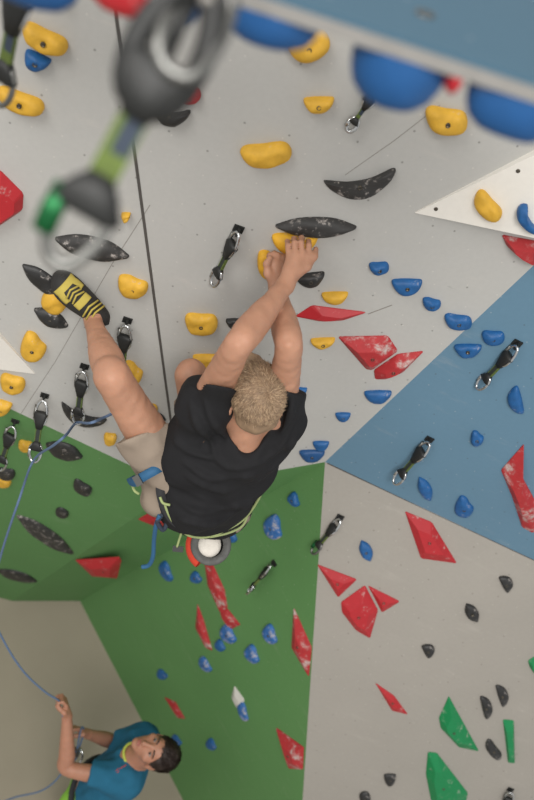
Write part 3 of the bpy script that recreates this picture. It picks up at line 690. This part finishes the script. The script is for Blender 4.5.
# right hand, lower on the second hold
mc = [P(277, 263, 2.40), P(274.5, 261.5, 2.395), P(272, 261, 2.40), P(281, 264, 2.405)]
pp_ = [P(278, 256, 2.40), P(273.8, 254.5, 2.40), P(269.5, 256, 2.40), P(283, 257, 2.41)]
tp = [P(279, 254, 2.43), P(274.5, 252.5, 2.43), P(270, 254, 2.43), P(284, 255, 2.43)]
for m_ in mc: bd.cone(J['rw'], .021, m_, .0105, .012)
for i in range(4): bd.chain([mc[i], pp_[i], tp[i]], [.0095, .0088, .0075], .004)
bd.chain([P(273, 281, 2.40), P(267.5, 273, 2.385), P(266.5, 264, 2.375), P(270, 257.5, 2.375)], [.016, .012, .0105, .0085], .009)
# legs
thL = J['lh']*.5+J['lk']*.5
cf = J['lk']*.66+J['la']*.34
bd.chain([J['lh'], thL, J['lk']*.8+J['lh']*.2, J['lk'], J['lk']*.86+J['la']*.14, cf, J['lk']*.25+J['la']*.75, J['la']], [.078, .068, .058, .054, .050, .050, .033, .028])
bd.ell(J['lk']+nrm(CPOS-J['lk'])*.014, np.eye(3), [.042]*3, .025)
toe = P(60, 281, 2.55); heel = P(101, 318, 2.62)
bd.chain([J['la'], P(92, 312, 2.60), P(80, 299, 2.585), P(66, 286, 2.565)], [.028, .034, .030, .02], .02)
thR = J['rh']*.5+J['rk']*.5
bd.chain([J['rh'], thR, J['rk']], [.086, .074, .054], .03)
bd.chain([J['rk'], J['rk']*.6+J['ra']*.4, J['ra'], J['rf']], [.052, .050, .033, .03], .03)
# head
hc = J['hd']; hup = Dv([.14, .76, .63]); hf = Dv([-.30, .58, -.78]); HA = orient(None, hf, hup)   # x = right, y = face, z = crown
Q_ = lambda x, y, z: hc + HA @ np.array([x, y, z])
bd.ell(Q_(0, -.008, .018), HA, [.074, .094, .088], .02)
bd.ell(Q_(0, .035, -.05), HA, [.056, .062, .062], .035)
bd.cone(Q_(0, .06, -.088), .022, Q_(0, .078, -.095), .016, .03)
bd.cone(Q_(0, .094, .0), .008, Q_(0, .112, -.03), .012, .012)
for sx in (-1, 1):
    bd.ell(Q_(.083*sx, -.010, -.028), HA @ np.array(Matrix.Rotation(-.45*sx, 3, 'Z')), [.011, .019, .031], .006)
    bd.ell(Q_(.094*sx, -.008, -.024), HA, [.006, .008, .015], .004, sub=True)
v, f = bd.mesh(wobble(21, .0012, 60))
climber = mesh_obj('person', v, f, M['skin'], None, True, (J['pv'], np.eye(3)))
tag(climber, 'blond person in black t-shirt climbing the wall, both hands on yellow holds', 'person')
def cutplane(x0, y0, x1, y1, d, away):
    a, b_ = P(x0, y0, d), P(x1, y1, d); n_ = nrm(np.cross(b_-a, (a+b_)/2-CPOS)); return (a, n_ if n_ @ (away-a) > 0 else -n_)
# T-shirt
dn = -up_b
sb = Body(.006)
hem_p = J['pv']+dn*.02
for a, b_, r1, r2 in (('ls', 'lh', .074, .100), ('rs', 'rh', .074, .104)): sb.cone(J[a], r1, J[b_]+dn*.05, r2, .07, [(hem_p+dn*.02, dn)])
sb.cone(J['ls']*.45+J['lh']*.55, .09, P(190, 506, 2.665), .096, .05, [(hem_p+dn*.02, dn)])
sb.cone(J['nk']-up_b*.075, .09, J['pv']+dn*.05, .125, .08, [(hem_p+dn*.02, dn)])
sb.cone(J['ls'], .074, J['rs'], .074, .05, [(J['nk']+up_b*.03, nrm(up_b+back*.1))])
for s_, e_, t_e, cp in (('ls', 'le', .45, cutplane(196, 386, 230, 390, 2.32, J['le'])), ('rs', 're', .45, cutplane(283, 386, 299, 393, 2.38, J['re']))):
    ax = nrm(J[e_]-J[s_]); e = J[s_]+(J[e_]-J[s_])*t_e
    sb.cone(J[s_]-ax*.02, .074, e+ax*.06, .060, .04, [cp])
nkA = nrm(J['hd']-J['nk'])
sb.cone(J['nk']+nkA*.022, .050, J['nk']+nkA*.10, .062, .010, sub=True)
sb.cone(J['nk']-up_b*.02, .070, J['nk']-up_b*.10, .08, .03)
sb.cone(J['nk']+nkA*.022, .050, J['nk']+nkA*.10, .062, .010, sub=True)
sb.ell(J['nk']+back*.052+up_b*.042, np.eye(3), [.030]*3, .012, sub=True)
w1 = wobble(4, .0075, 21)
fold_c = J['rs']
def wob(X):
    t = (X-J['pv']) @ up_b; s2 = (X-J['pv']) @ nrm(J['rs']-J['ls'])
    return w1(X)+.008*np.sin(t*44+8*s2+1.5*np.sin(s2*22))*np.clip(1-np.abs(t-.2)/.25, 0, 1)
v, f = sb.mesh(wob)
from mathutils.bvhtree import BVHTree
bv_ = BVHTree.FromPolygons([tuple(q) for q in v], [tuple(map(int, q)) for q in f])
for ln_ in ([(184, 462), (212, 478), (252, 476)], [(188, 476), (225, 491), (262, 478)], [(172, 498), (202, 512), (244, 503)], [(206, 440), (228, 468), (264, 462)],
            [(266, 458), (284, 442), (298, 418)], [(190, 402), (199, 425), (214, 446)], [(180, 518), (214, 523), (250, 502)], [(270, 470), (284, 455), (296, 440)],
            [(203, 398), (212, 418), (226, 438)], [(176, 440), (190, 452), (214, 458)], [(292, 402), (288, 418), (280, 434)], [(166, 480), (182, 492), (206, 500)]):
    pts = []
    for p_ in catmull([(x, y, 0) for x, y in ln_], 4, False):
        h = bv_.ray_cast(Vector(CPOS), Vector(nrm(Dv(ray(p_[0], p_[1])))))[0]
        if h is not None and np.linalg.norm(np.array(h)-J['nk']) < .7: pts.append(np.array(h))
    for i in range(len(pts)-1):
        t0, t1 = math.sin(math.pi*(i+.3)/len(pts)), math.sin(math.pi*min(1, (i+1.3)/len(pts)))
        sb.cone(pts[i], .003+.007*t0, pts[i+1], .003+.007*t1, .012)
        tw = nrm(np.cross(pts[i+1]-pts[i], CPOS-pts[i]))
        sb.cone(pts[i]+tw*.022+nrm(CPOS-pts[i])*.004, .004+.006*t0, pts[i+1]+tw*.022+nrm(CPOS-pts[i])*.004, .004+.006*t1, .014, sub=True)
v, f = sb.mesh(wob); mesh_obj('t_shirt', v, f, M['shirt'], climber)
# neckband
# shorts
pb = Body(.006)
pb.cone(J['lh']+up_b*.03, .085, J['rh']+up_b*.03, .085, .04); pb.cone(J['lh'], .094, J['rh'], .094, .04)
pb.cone(J['lh'], .09, P(159, 500, 2.68), .062, .04); pb.cone(J['lh'], .09, P(153, 440, 2.55), .078, .03, [cutplane(117, 444, 165, 427, 2.47, J['lk'])])
pb.cone(J['pv']+dn*.03, .085, J['pv']+dn*.04, .085, .05)
ax = nrm(J['lk']-J['lh']); e = P(141, 437, 2.53)
pb.cone(J['lh'], .094, e+ax*.05, .080, .04, [cutplane(117, 444, 165, 427, 2.47, J['lk'])])
ax = nrm(J['rk']-J['rh']); e = J['rh']+(J['rk']-J['rh'])*.84
pb.cone(J['rh'], .104, e+ax*.05, .072, .04, [(e, ax)])
w2 = wobble(9, .004, 40); v, f = pb.mesh(w2); shorts = mesh_obj('shorts', v, f, M['shorts'], climber)
# harness: waist belt, leg loop, gear loops
def band(name, mat, pts, w, th, parent, closed=False):
    q = catmull(pts, 6, closed); n = len(q); b = MB(); V_ = []
    cen = sum(q)/n
    for i in range(n):
        t = nrm(q[(i+1) % n]-q[i-1]) if (closed or 0 < i < n-1) else nrm(q[min(i+1, n-1)]-q[max(i-1, 0)])
        o_ = nrm((CPOS-q[i])); s_ = nrm(np.cross(t, o_)); o2 = np.cross(s_, t)
        V_ += [q[i]+s_*w/2+o2*th, q[i]-s_*w/2+o2*th, q[i]-s_*w/2-o2*th, q[i]+s_*w/2-o2*th]
    F_ = [(i*4+k, i*4+(k+1) % 4, (i+1)*4+(k+1) % 4, (i+1)*4+k) for i in range(n-1) for k in range(4)]
    F_ += [(3, 2, 1, 0), tuple((n-1)*4+k for k in range(4))]
    b.add(V_, F_); return b.build(name, M[mat], parent)
def on(body_pts, extra=.004): return body_pts
hn = band('leg_loop', 'strap', [P(131, 478, 2.62), P(134, 482, 2.555), P(141, 478, 2.515), P(150, 473, 2.50), P(158, 468.5, 2.51), P(166, 465, 2.56)], .030, .004, climber)
b = MB(); b.box(P(138, 480.5, 2.512), frame3(P(150, 473, 2.5)-P(138, 480, 2.515), CPOS-J['lh']), np.array([.012, .004, .017])); b.build('buckle', M['steel'], hn, False)
band('leg_loop_edge', 'cordg', [P(131, 480, 2.61), P(134, 490, 2.585), P(139, 494, 2.59)], .008, .003, hn)
wb = band('waist_belt', 'dark', [P(160, 486, 2.56), P(161, 496, 2.565), P(165, 508, 2.585), P(172, 519, 2.61), P(182, 527, 2.64)], .028, .005, climber)
for pts in ([(162, 492, 2.57), (166, 508, 2.58), (173, 522, 2.61), (184, 533, 2.68)],
            [(176, 527, 2.70), (190, 536, 2.74), (208, 537, 2.76), (226, 530, 2.77), (243, 520, 2.76), (255, 505, 2.72), (264, 488, 2.68)],
            [(210, 537, 2.76), (228, 533, 2.78), (242, 526, 2.79), (248, 514, 2.78)],
            [(160, 497, 2.55), (163, 503, 2.55), (170, 505, 2.555)]):
    b = MB(); b.tube(catmull([P(*p) for p in pts], 6, False), .0045, seg=8); b.build('gear_loop', M['cordg'], wb)
b = MB(); b.tube(catmull([P(184, 526, 2.68), P(180, 537, 2.72), P(177, 547, 2.74)], 5, False), .004, seg=8); tl = b.build('belt_tail', M['cordg'], wb)
b = MB(); b.box(P(178, 549, 2.745), frame3(Dv([1, -.1, 0]), CPOS-J['pv']), np.array([.018, .004, .010])); b.build('end_clip', M['rubber'], tl, False)
# hair
hA = HA; hcen = Q_(0, -.010, .022); hr = np.array([.081, .101, .094])
hb = Body(.005); hb.ell(hcen, HA, hr, .01, [(Q_(0, .0, -.050), nrm(HA @ np.array([0, .25, -1]))), (Q_(0, .072, .03), nrm(HA @ np.array([0, 1, -.55])))])
for sx in (-1, 1): hb.ell(Q_(.088*sx, .0, -.036), HA, [.022, .030, .038], .006, sub=True)
hb.cone(Q_(0, .07, .075), .030, Q_(-.012, .088, .086), .018, .03)
hb.ell(Q_(0, -.05, -.045), HA, [.060, .046, .040], .03)
v, f = hb.mesh(wobble(5, .0022, 70)); hair = mesh_obj('hair', v, f, M['hairb'], climber)
whorl = nrm([.25, -.55, .75])
def flow(d): return d*1.0-whorl*(d @ whorl)*1.0 + np.cross(whorl, d)*.5 + np.array([0, .35, 0])
def keepb(d): return not (d[2] < -.48 and True) and not (abs(d[0]) > .72 and d[2] < -.05 and d[1] > -.35) and not (d[1] > .62 and d[2] < .35) and not (abs(d[0]) > .82 and d[2] < -.2)
strands('hair_strands', 'hairb', hair, hcen, HA, hr*1.005, keepb, 6500, .017, .0017, flow)
strands('hair_strands', 'hairl', hair, hcen, HA, hr*1.01, keepb, 3500, .018, .0015, flow, seed=8)
# climbing shoe on the raised foot
fx = nrm(toe-heel); fz = nrm((CPOS-heel)-fx*((CPOS-heel) @ fx)); fz = nrm(fz*.95+np.cross(fx, fz)*.0); FA = np.array([fx, np.cross(fz, fx), fz]).T
SL = np.linalg.norm(toe-heel); Sp = lambda x, y, z: heel + FA @ np.array([x*SL, y, z])
fb = Body(.004); amid = P(95, 312, 2.64)
fb.chain([Sp(.02, 0, -.004), Sp(.30, 0, .004), Sp(.62, .002, .0), Sp(.86, .0, -.008), Sp(1.0, -.008, -.014)], [.033, .040, .046, .045, .028], .02)
cutc = P(90, 322, 2.58)
v, f = fb.mesh(); shoe = mesh_obj('climbing_shoe', v, f, M['shoeb'], climber)
from mathutils.bvhtree import BVHTree
SBV = BVHTree.FromPolygons([tuple(q) for q in v], [tuple(map(int, q)) for q in f])
sd = {'c': [(.02, .033, -.004), (.30, .040, .004), (.62, .046, 0), (.86, .045, -.008), (1.0, .028, -.014)]}
def shoe_pt(x, y, lift=.0015):
    xs = [c[0] for c in sd['c']]; r = np.interp(x, xs, [c[1] for c in sd['c']]); zc = np.interp(x, xs, [c[2] for c in sd['c']])
    r = r+.0015
    th_ = y/r; o_ = Sp(x, 0, zc); q_ = Sp(x, .2*math.sin(th_), zc+.2*math.cos(th_)); dr_ = nrm(o_-q_)
    h_ = SBV.ray_cast(Vector(q_), Vector(dr_))[0]
    if h_ is not None: return np.array(h_)-dr_*lift
    return Sp(x, (r+lift)*math.sin(th_), zc+(r+lift)*math.cos(th_))
def shoe_patch(name, mat, x0, x1, y0, y1, lift=.002, nx=10, ny=10, shape=None):
    b = MB(); V_ = []
    for lf in (lift, -.006):
        for i in range(nx+1):
            for j in range(ny+1):
                x = x0+(x1-x0)*i/nx; s_ = shape(i/nx) if shape else 1; y = (y0+y1)/2+(y1-y0)/2*s_*(2*j/ny-1); V_.append(shoe_pt(x, y, lf))
    F_ = [(i*(ny+1)+j, (i+1)*(ny+1)+j, (i+1)*(ny+1)+j+1, i*(ny+1)+j+1) for i in range(nx) for j in range(ny)]
    m = (nx+1)*(ny+1); F_ += [tuple(q+m for q in t[::-1]) for t in F_]
    bnd = [i*(ny+1) for i in range(nx+1)]+[nx*(ny+1)+j for j in range(1, ny+1)]+[i*(ny+1)+ny for i in range(nx-1, -1, -1)]+[j for j in range(ny-1, 0, -1)]
    F_ += [(bnd[k], bnd[k]+m, bnd[(k+1) % len(bnd)]+m, bnd[(k+1) % len(bnd)]) for k in range(len(bnd))]
    b.add(V_, F_); return b.build(name, M[mat], shoe)
shoe_patch('toe_panel', 'shoey', .66, .96, -.050, .046, .003, 14, 14, shape=lambda t: 1-.22*t*t)
shoe_patch('lace_cover', 'shoeb', .62, .84, -.026, .024, .005, 10, 10, shape=lambda t: 1-.3*t*t)
shoe_patch('strap_tab', 'shoey', .43, .57, -.026, .026, .008)
for k, x in enumerate((.14, .22, .30, .60, .67, .74)):
    b = MB(); hw_ = .034 if k < 3 else .024
    b.tube([shoe_pt(x, -hw_, .008), shoe_pt(x+.06, 0, .009), shoe_pt(x, hw_, .008)], .0032, seg=6)
    b.build('lace', M['shoey'], shoe)
b = MB(); b.tube([Sp(-.02, .01, .0), Sp(-.13, .012, 0), Sp(-.17, -.002, 0), Sp(-.13, -.014, 0), Sp(-.02, -.012, 0)], .004, seg=6); b.build('pull_loop', M['shoeb'], shoe)
# shoe of the far foot
f2 = Body(.005); f2.chain([J['ra'], J['rf'], J['rf']+Dv([.10, .06, -.03])], [.038, .042, .026], .02); v, f = f2.mesh(); mesh_obj('climbing_shoe', v, f, M['shoeb'], climber)

# chalk bag hanging from the harness
cb = P(211, 545, 2.86); bup = nrm(Dv([.12, .22, .97])); CA = frame3(Dv([1, 0, 0]), bup); CA = np.array([CA[:, 0], -CA[:, 2], CA[:, 1]]).T
if CA[:, 2] @ bup < 0: CA[:, 2] *= -1
bag = empty('chalk_bag', cb, CA); tag(bag, 'open round grey chalk bag with red side hanging below the black t-shirt', 'chalk bag')
b = MB(); b.lathe(cb, CA, [(.0001, -.13), (.045, -.128), (.058, -.11), (.062, -.06), (.064, -.01), (.066, .0), (.063, .006), (.052, .004), (.048, -.012)], 28); b.build('pouch', M['gray'], bag)
b = MB(); b.lathe(cb, CA, [(.058, -.004), (.067, -.006), (.073, .004), (.069, .016), (.058, .018), (.046, .010), (.042, -.01)], 28); rim = b.build('rim', M['gray'], bag)
b = MB(); V_ = []
b.lathe(cb+CA @ np.array([-.008, 0, 0]), CA, [(.044, -.006), (.038, .006), (.024, .014), (.008, .015), (.0001, .013)], 18); b.build('chalk', M['chalk'], bag)
b = MB(); b.lathe(cb, CA, [(.060, -.12), (.086, -.10), (.096, -.05), (.093, -.022), (.082, -.008), (.066, -.004)], 14, math.pi*.80, math.pi*1.30); b.build('side_panel', M['redf'], bag)
b = MB()
for a in (0, 1): b.tube(catmull([cb+CA @ np.array([.04-.09*a, .04, .0]), P(205+10*a, 530, 2.80), P(203+14*a, 522, 2.76)], 4, False), .004, seg=6)
b.build('hanging_cord', M['rubber'], bag)
# loose blue strap on the harness
b = MB(); b.tube(catmull([P(160, 515, 2.62), P(156, 526, 2.66), P(154, 540, 2.74), P(153, 556, 2.80), P(149, 565, 2.84), P(142, 567, 2.85)], 7, False), .008, seg=8)
o = b.build('hanging_strap', M['strap']); tag(o, 'loose light blue strap dangling from the climber\'s harness over the green wall', 'strap')
b = MB(); b.tube(catmull([P(157, 522, 2.64), P(163, 530, 2.66), P(167, 521, 2.65), P(163, 514, 2.62), P(157, 522, 2.64)], 5, False), .008, seg=8); b.build('knot', M['navy'], o)

# ---------------------------------------------------------------- the belayer
K = dict(hd=P(157, 752, 4.03), nk=P(137, 757, 4.17), ns=P(126, 781, 4.12), fs=P(144, 740, 4.36), ne=P(67, 768, 4.12), nw=P(67, 716, 4.06),
         fe=P(112, 741, 4.52), fwr=P(88, 734, 4.32), pv=P(85, 797, 4.49))
bup = nrm(K['nk']-K['pv']); acr = nrm(K['fs']-K['ns']); bfr = nrm(np.cross(acr, bup)); 
if bfr @ (K['nw']-K['nk']) < 0: bfr = -bfr
acr = nrm(acr-bup*(acr @ bup))
nh = K['pv']-acr*.085; fh = K['pv']+acr*.085
bd = Body(.0045)
bd.cone(K['ns'], .064, nh, .082, .06); bd.cone(K['fs'], .064, fh, .082, .06); bd.cone(K['nk']-bup*.05, .08, K['pv'], .10, .06)
bd.cone(K['ns'], .06, K['fs'], .06, .05); bd.cone(K['nk']-bup*.03, .060, K['hd']-nrm(K['hd']-K['nk'])*.03, .054, .03)
for s_, e_, w_ in (('ns', 'ne', 'nw'), ('fs', 'fe', 'fwr')):
    bd.chain([K[s_], (K[s_]+K[e_])/2, K[e_], K[e_]*.75+K[w_]*.25, K[e_]*.3+K[w_]*.7, K[w_]], [.052, .045, .038, .041, .031, .0245])
# near hand gripping the rope
hw = K['nw']; hdir = nrm(P(65, 704, 4.04)-hw); cd_ = nrm(CPOS-hw); hs = nrm(np.cross(hdir, cd_)); hz = np.cross(hs, hdir)
def grip(hw, hdir, hs, hz):
    for k in range(4):
        o_ = (k-1.5)*.019; a = hw+hdir*.078+hz*o_+hs*.004; bd.cone(hw, .021, a, .011, .012)
        bd.chain([a, a+hdir*.028-hs*.012, a+hdir*.030-hs*.034, a+hdir*.008-hs*.040], [.0098, .0092, .0085, .0075], .004)
    bd.chain([hw+hdir*.02+hz*.02, hw+hdir*.05+hz*.040-hs*.01, hw+hdir*.075+hz*.034-hs*.028, hw+hdir*.09+hz*.022-hs*.040], [.016, .0125, .011, .009], .009)
grip(hw, hdir, hs, hz)
fwv = K['fwr']; fd = nrm(P(79, 730, 4.29)-fwv); fs_ = nrm(np.cross(fd, nrm(CPOS-fwv))); grip(fwv, fd, fs_, np.cross(fs_, fd))
# legs down to the floor
for h_, kx in ((nh, -1), (fh, 1)):
    kn = h_.copy(); kn = kn-bfr*.02+acr*.02*kx; kn[2] = .50; an = kn-bfr*.20+acr*.01*kx; an[2] = .09
    bd.chain([h_, (h_+kn)/2, kn], [.088, .075, .056], .04); bd.chain([kn, kn*.65+an*.35, an], [.054, .055, .036], .03)
    K['an%d' % kx] = an; K['kn%d' % kx] = kn
    hb_ = bfr.copy(); hb_[2] = 0; hb_ = nrm(hb_); K['ft'] = hb_
    t0 = an.copy(); t0[2] = .045; bd.chain([an, t0-hb_*.03, t0+hb_*.12], [.036, .036, .03], .02)
hc = K['hd']; fgz = Dv([-.23, .64, .73]); cr_ = Dv([.93, -.08, .36]); HA = orient(None, fgz, cr_)
# make the face the +y axis exactly
y_ = nrm(fgz); z_ = nrm(cr_-y_*(cr_ @ y_)); HA = np.array([np.cross(y_, z_), y_, z_]).T
Q_ = lambda x, y, z: hc + HA @ np.array([x, y, z])
bd.ell(Q_(0, -.01, .02), HA, [.074, .094, .088], .02)
bd.ell(Q_(0, .032, -.045), HA, [.057, .062, .066], .035)
bd.ell(Q_(0, .072, -.098), HA, [.022, .018, .016], .03)
bd.cone(Q_(0, .088, .008), .008, Q_(0, .112, -.032), .0115, .012); bd.ell(Q_(0, .103, -.036), HA, [.018, .010, .009], .008)
bd.cone(Q_(-.035, .076, .026), .009, Q_(.035, .076, .026), .009, .015)
bd.ell(Q_(0, .088, -.066), HA, [.024, .008, .010], .008)
for sx in (-1, 1):
    bd.ell(Q_(.033*sx, .099, .006), HA, [.014, .012, .0075], .010, sub=True)
    bd.ell(Q_(.047*sx, .058, -.022), HA, [.022, .022, .018], .02)
    bd.ell(Q_(.078*sx, -.006, -.010), HA, [.010, .019, .032], .006)
    bd.ell(Q_(.088*sx, 0, -.008), HA, [.006, .009, .017], .004, sub=True)
v, f = bd.mesh(); bel = mesh_obj('person', v, f, M['skinb'], None, True, (np.array([K['pv'][0], K['pv'][1], 0]), np.eye(3)))
tag(bel, 'person standing on the floor in teal t-shirt looking up and holding the rope', 'person')
for sx in (-1, 1):
    b = Body(.0025); b.ell(Q_(.033*sx, .078, .006), HA, [.0128, .0120, .0072], .002); v, f = b.mesh(); ey = mesh_obj('eye', v, f, M['eye'], bel)
    b = Body(.0015); b.ell(Q_(.033*sx, .0885, .006), HA, [.0062, .0035, .0062], .002); v, f = b.mesh(); mesh_obj('iris', v, f, M['iris'], ey)
    b = MB(); b.tube([Q_(.014*sx, .0885, .024), Q_(.032*sx, .0870, .030), Q_(.052*sx, .076, .023)], [.0035, .0042, .0025], seg=6); b.build('eyebrow', M['haird'], bel)
b = Body(.002)
b.ell(Q_(0, .0955, -.061), HA, [.022, .005, .0042], .003); b.ell(Q_(0, .0955, -.071), HA, [.019, .006, .0052], .003); v, f = b.mesh(); mesh_obj('lips', v, f, M['lip'], bel)
hcen = Q_(0, -.014, .026); hr = np.array([.081, .099, .092])
hb = Body(.005); hb.ell(hcen, HA, hr, .01, [(Q_(0, .0, -.03), nrm(HA @ np.array([0, .0, -1]))), (Q_(0, .066, .055), nrm(HA @ np.array([0, 1, -.45]))), ])
v, f = hb.mesh(wobble(6, .0025, 60)); hair = mesh_obj('hair', v, f, M['haird'], bel)
strands('hair_strands', 'haird', hair, hcen, HA, hr*1.0, lambda d: d[2] > -.45 and not (d[1] > .55 and d[2] < .42) and not (d[1] > .3 and d[2] < .0), 3500, .018, .003, lambda d: d*.6+np.array([.2, .5, .1]), seed=5)
# clothes
sb = Body(.006); dn = -bup; hp_ = K['pv']+bup*.17
sb.cone(K['ns'], .076, nh, .100, .06, [(hp_, dn)]); sb.cone(K['fs'], .076, fh, .100, .06, [(hp_, dn)])
sb.cone(K['nk']-bup*.08, .09, K['pv'], .122, .07, [(hp_, dn)]); sb.cone(K['ns'], .072, K['fs'], .072, .05)
for s_, e_, t_e in (('ns', 'ne', .60), ('fs', 'fe', .72)):
    ax = nrm(K[e_]-K[s_]); e = K[s_]+(K[e_]-K[s_])*t_e; sb.cone(K[s_], .080, e+ax*.05, .062, .04, [(e, ax)])
na = nrm(K['hd']-K['nk']); sb.cone(K['nk']+na*.0, .060, K['nk']+na*.12, .068, .01, sub=True); sb.ell(K['nk']+bfr*.06+bup*.0, np.eye(3), [.045]*3, .01, sub=True)
v, f = sb.mesh(wobble(14, .004, 32)); tee = mesh_obj('t_shirt', v, f, M['teal'], bel)
c0 = K['nk']+na*.004+bfr*.004
ring = []
for k in range(20):
    a = 2*math.pi*k/20; ring.append(c0+acr*.066*math.cos(a)+nrm(bfr-na*(bfr @ na))*(.070*math.sin(a)+.006)+na*(-.014*max(0, math.sin(a))))
b = MB(); b.tube(ring, .007, True, 8); b.build('collar', M['collar'], tee)
pb = Body(.007); pb.cone(nh, .10, K['ns']*.35+nh*.65, .088, .05, [(K['pv']+bup*.22, bup)]); pb.cone(fh, .10, K['fs']*.35+fh*.65, .088, .05, [(K['pv']+bup*.22, bup)])
pb.cone(nh, .105, fh, .105, .05, [(K['pv']+bup*.22, bup)])
for h_, kx in ((nh, -1), (fh, 1)):
    kn = K['kn%d' % kx]; ax = nrm(kn-h_); e = h_+(kn-h_)*.85; pb.cone(h_, .104, e+ax*.05, .082, .04, [(e, ax), (K['pv']+bup*.22, bup)])
v, f = pb.mesh(wobble(15, .004, 30)); mesh_obj('shorts', v, f, M['lime'], bel)
wbp = [K['pv']+bup*.13+acr*.19*math.cos(a)+bfr*.128*math.sin(a) for a in [2*math.pi*k/24 for k in range(24)]]
b = MB(); b.tube(wbp, .016, True, 8); hb_ = b.build('harness_belt', M['dark'], bel)
for kx in (-1, 1):
    an = K['an%d' % kx].copy(); an[2] = .04; ft = K['ft']
    s3 = Body(.006); s3.chain([an-ft*.05, an+ft*.08, an+ft*.17], [.040, .042, .032], .02, ); s3.pr = [(p[0], p[1], p[2], p[3], p[4], p[5], [(np.array([0, 0, .001]), np.array([0, 0, -1.0]))], p[7]) for p in s3.pr]
    v, f = s3.mesh(); mesh_obj('shoe', v, f, M['dark'], bel)
# small chest mark
from mathutils.bvhtree import BVHTree
bvh = BVHTree.FromPolygons([tuple(q.co) for q in tee.data.vertices], [tuple(q.vertices) for q in tee.data.polygons])
def on_tee(x, y):
    h = bvh.ray_cast(Vector(CPOS), Vector(nrm(Dv(ray(x, y)))))[0]
    return np.array(h) if h is not None else P(x, y, 4.0)
mk = MB()
for x0, y0, x1, y1 in ((116, 771, 118, 768.5), (118.6, 769.5, 120.5, 768), (121, 768.4, 123, 766.2), (123.5, 766.8, 126.5, 764.6), (117, 773, 119, 771)):
    mk.tube([on_tee(x0, y0), on_tee(x1, y1)], .0022, seg=5)
mk.build('chest_mark', M['redf'], tee)
# belay device
bdv = P(77, 757, 4.22); db = MB()
dev = empty('belay_device', bdv, np.eye(3)); tag(dev, 'small metal belay device and carabiner on the belayer\'s harness', 'belay device')
pts = [bdv+Dv([.028*math.cos(a)+.01*math.sin(a), .045*math.sin(a), .01*math.cos(a)]) for a in [2*math.pi*k/20 for k in range(20)]]
db.tube(pts, .0055, True, 8); db.build('carabiner', M['chrome'], dev)
db = MB(); db.box(bdv+Dv([-.005, .03, .01]), ROT, np.array([.016, .022, .012])); db.build('body', M['steel'], dev, False)
# ---------------------------------------------------------------- the rope
def rope(name, pts, label, grp=None):
    b = MB(); b.tube(catmull(pts, 8, False), .0047, seg=8); o = b.build(name, M['rope']); return tag(o, label, 'rope', grp)
gp = K['nw']+hdir*.085-hs*.026
rope('climbing_rope', [P(0, 803, 4.75), P(16, 797, 4.66), P(38, 792, 4.55), P(52, 784, 4.45), P(62, 773, 4.37), P(77, 757, 4.25), P(80, 745, 4.26), P(84, 733, 4.29),
      P(82, 727, 4.25), P(79, 738, 4.20), P(76, 752, 4.20), P(70, 740, 4.11), P(64, 720, 4.045), gp, P(58, 700, 3.97), P(44, 691, 3.9), P(24, 672, 3.8), P(6, 645, 3.68), P(-7, 615, 3.55), P(-6, 585, 3.4), P(3, 548, 3.2),
      P(19, 500, 2.95), dB+Dv([0, .005, .01]), P(54, 445, 2.62), P(66, 435, 2.58), dA+Dv([0, .005, .01]), P(90, 423, 2.55), P(105, 417, 2.62), P(125, 409, 2.66), P(145, 412, 2.66), P(162, 422, 2.60), P(178, 434, 2.50), P(190, 452, 2.5)],
     'blue rope running from the belayer through the clipped quickdraws to the climber')
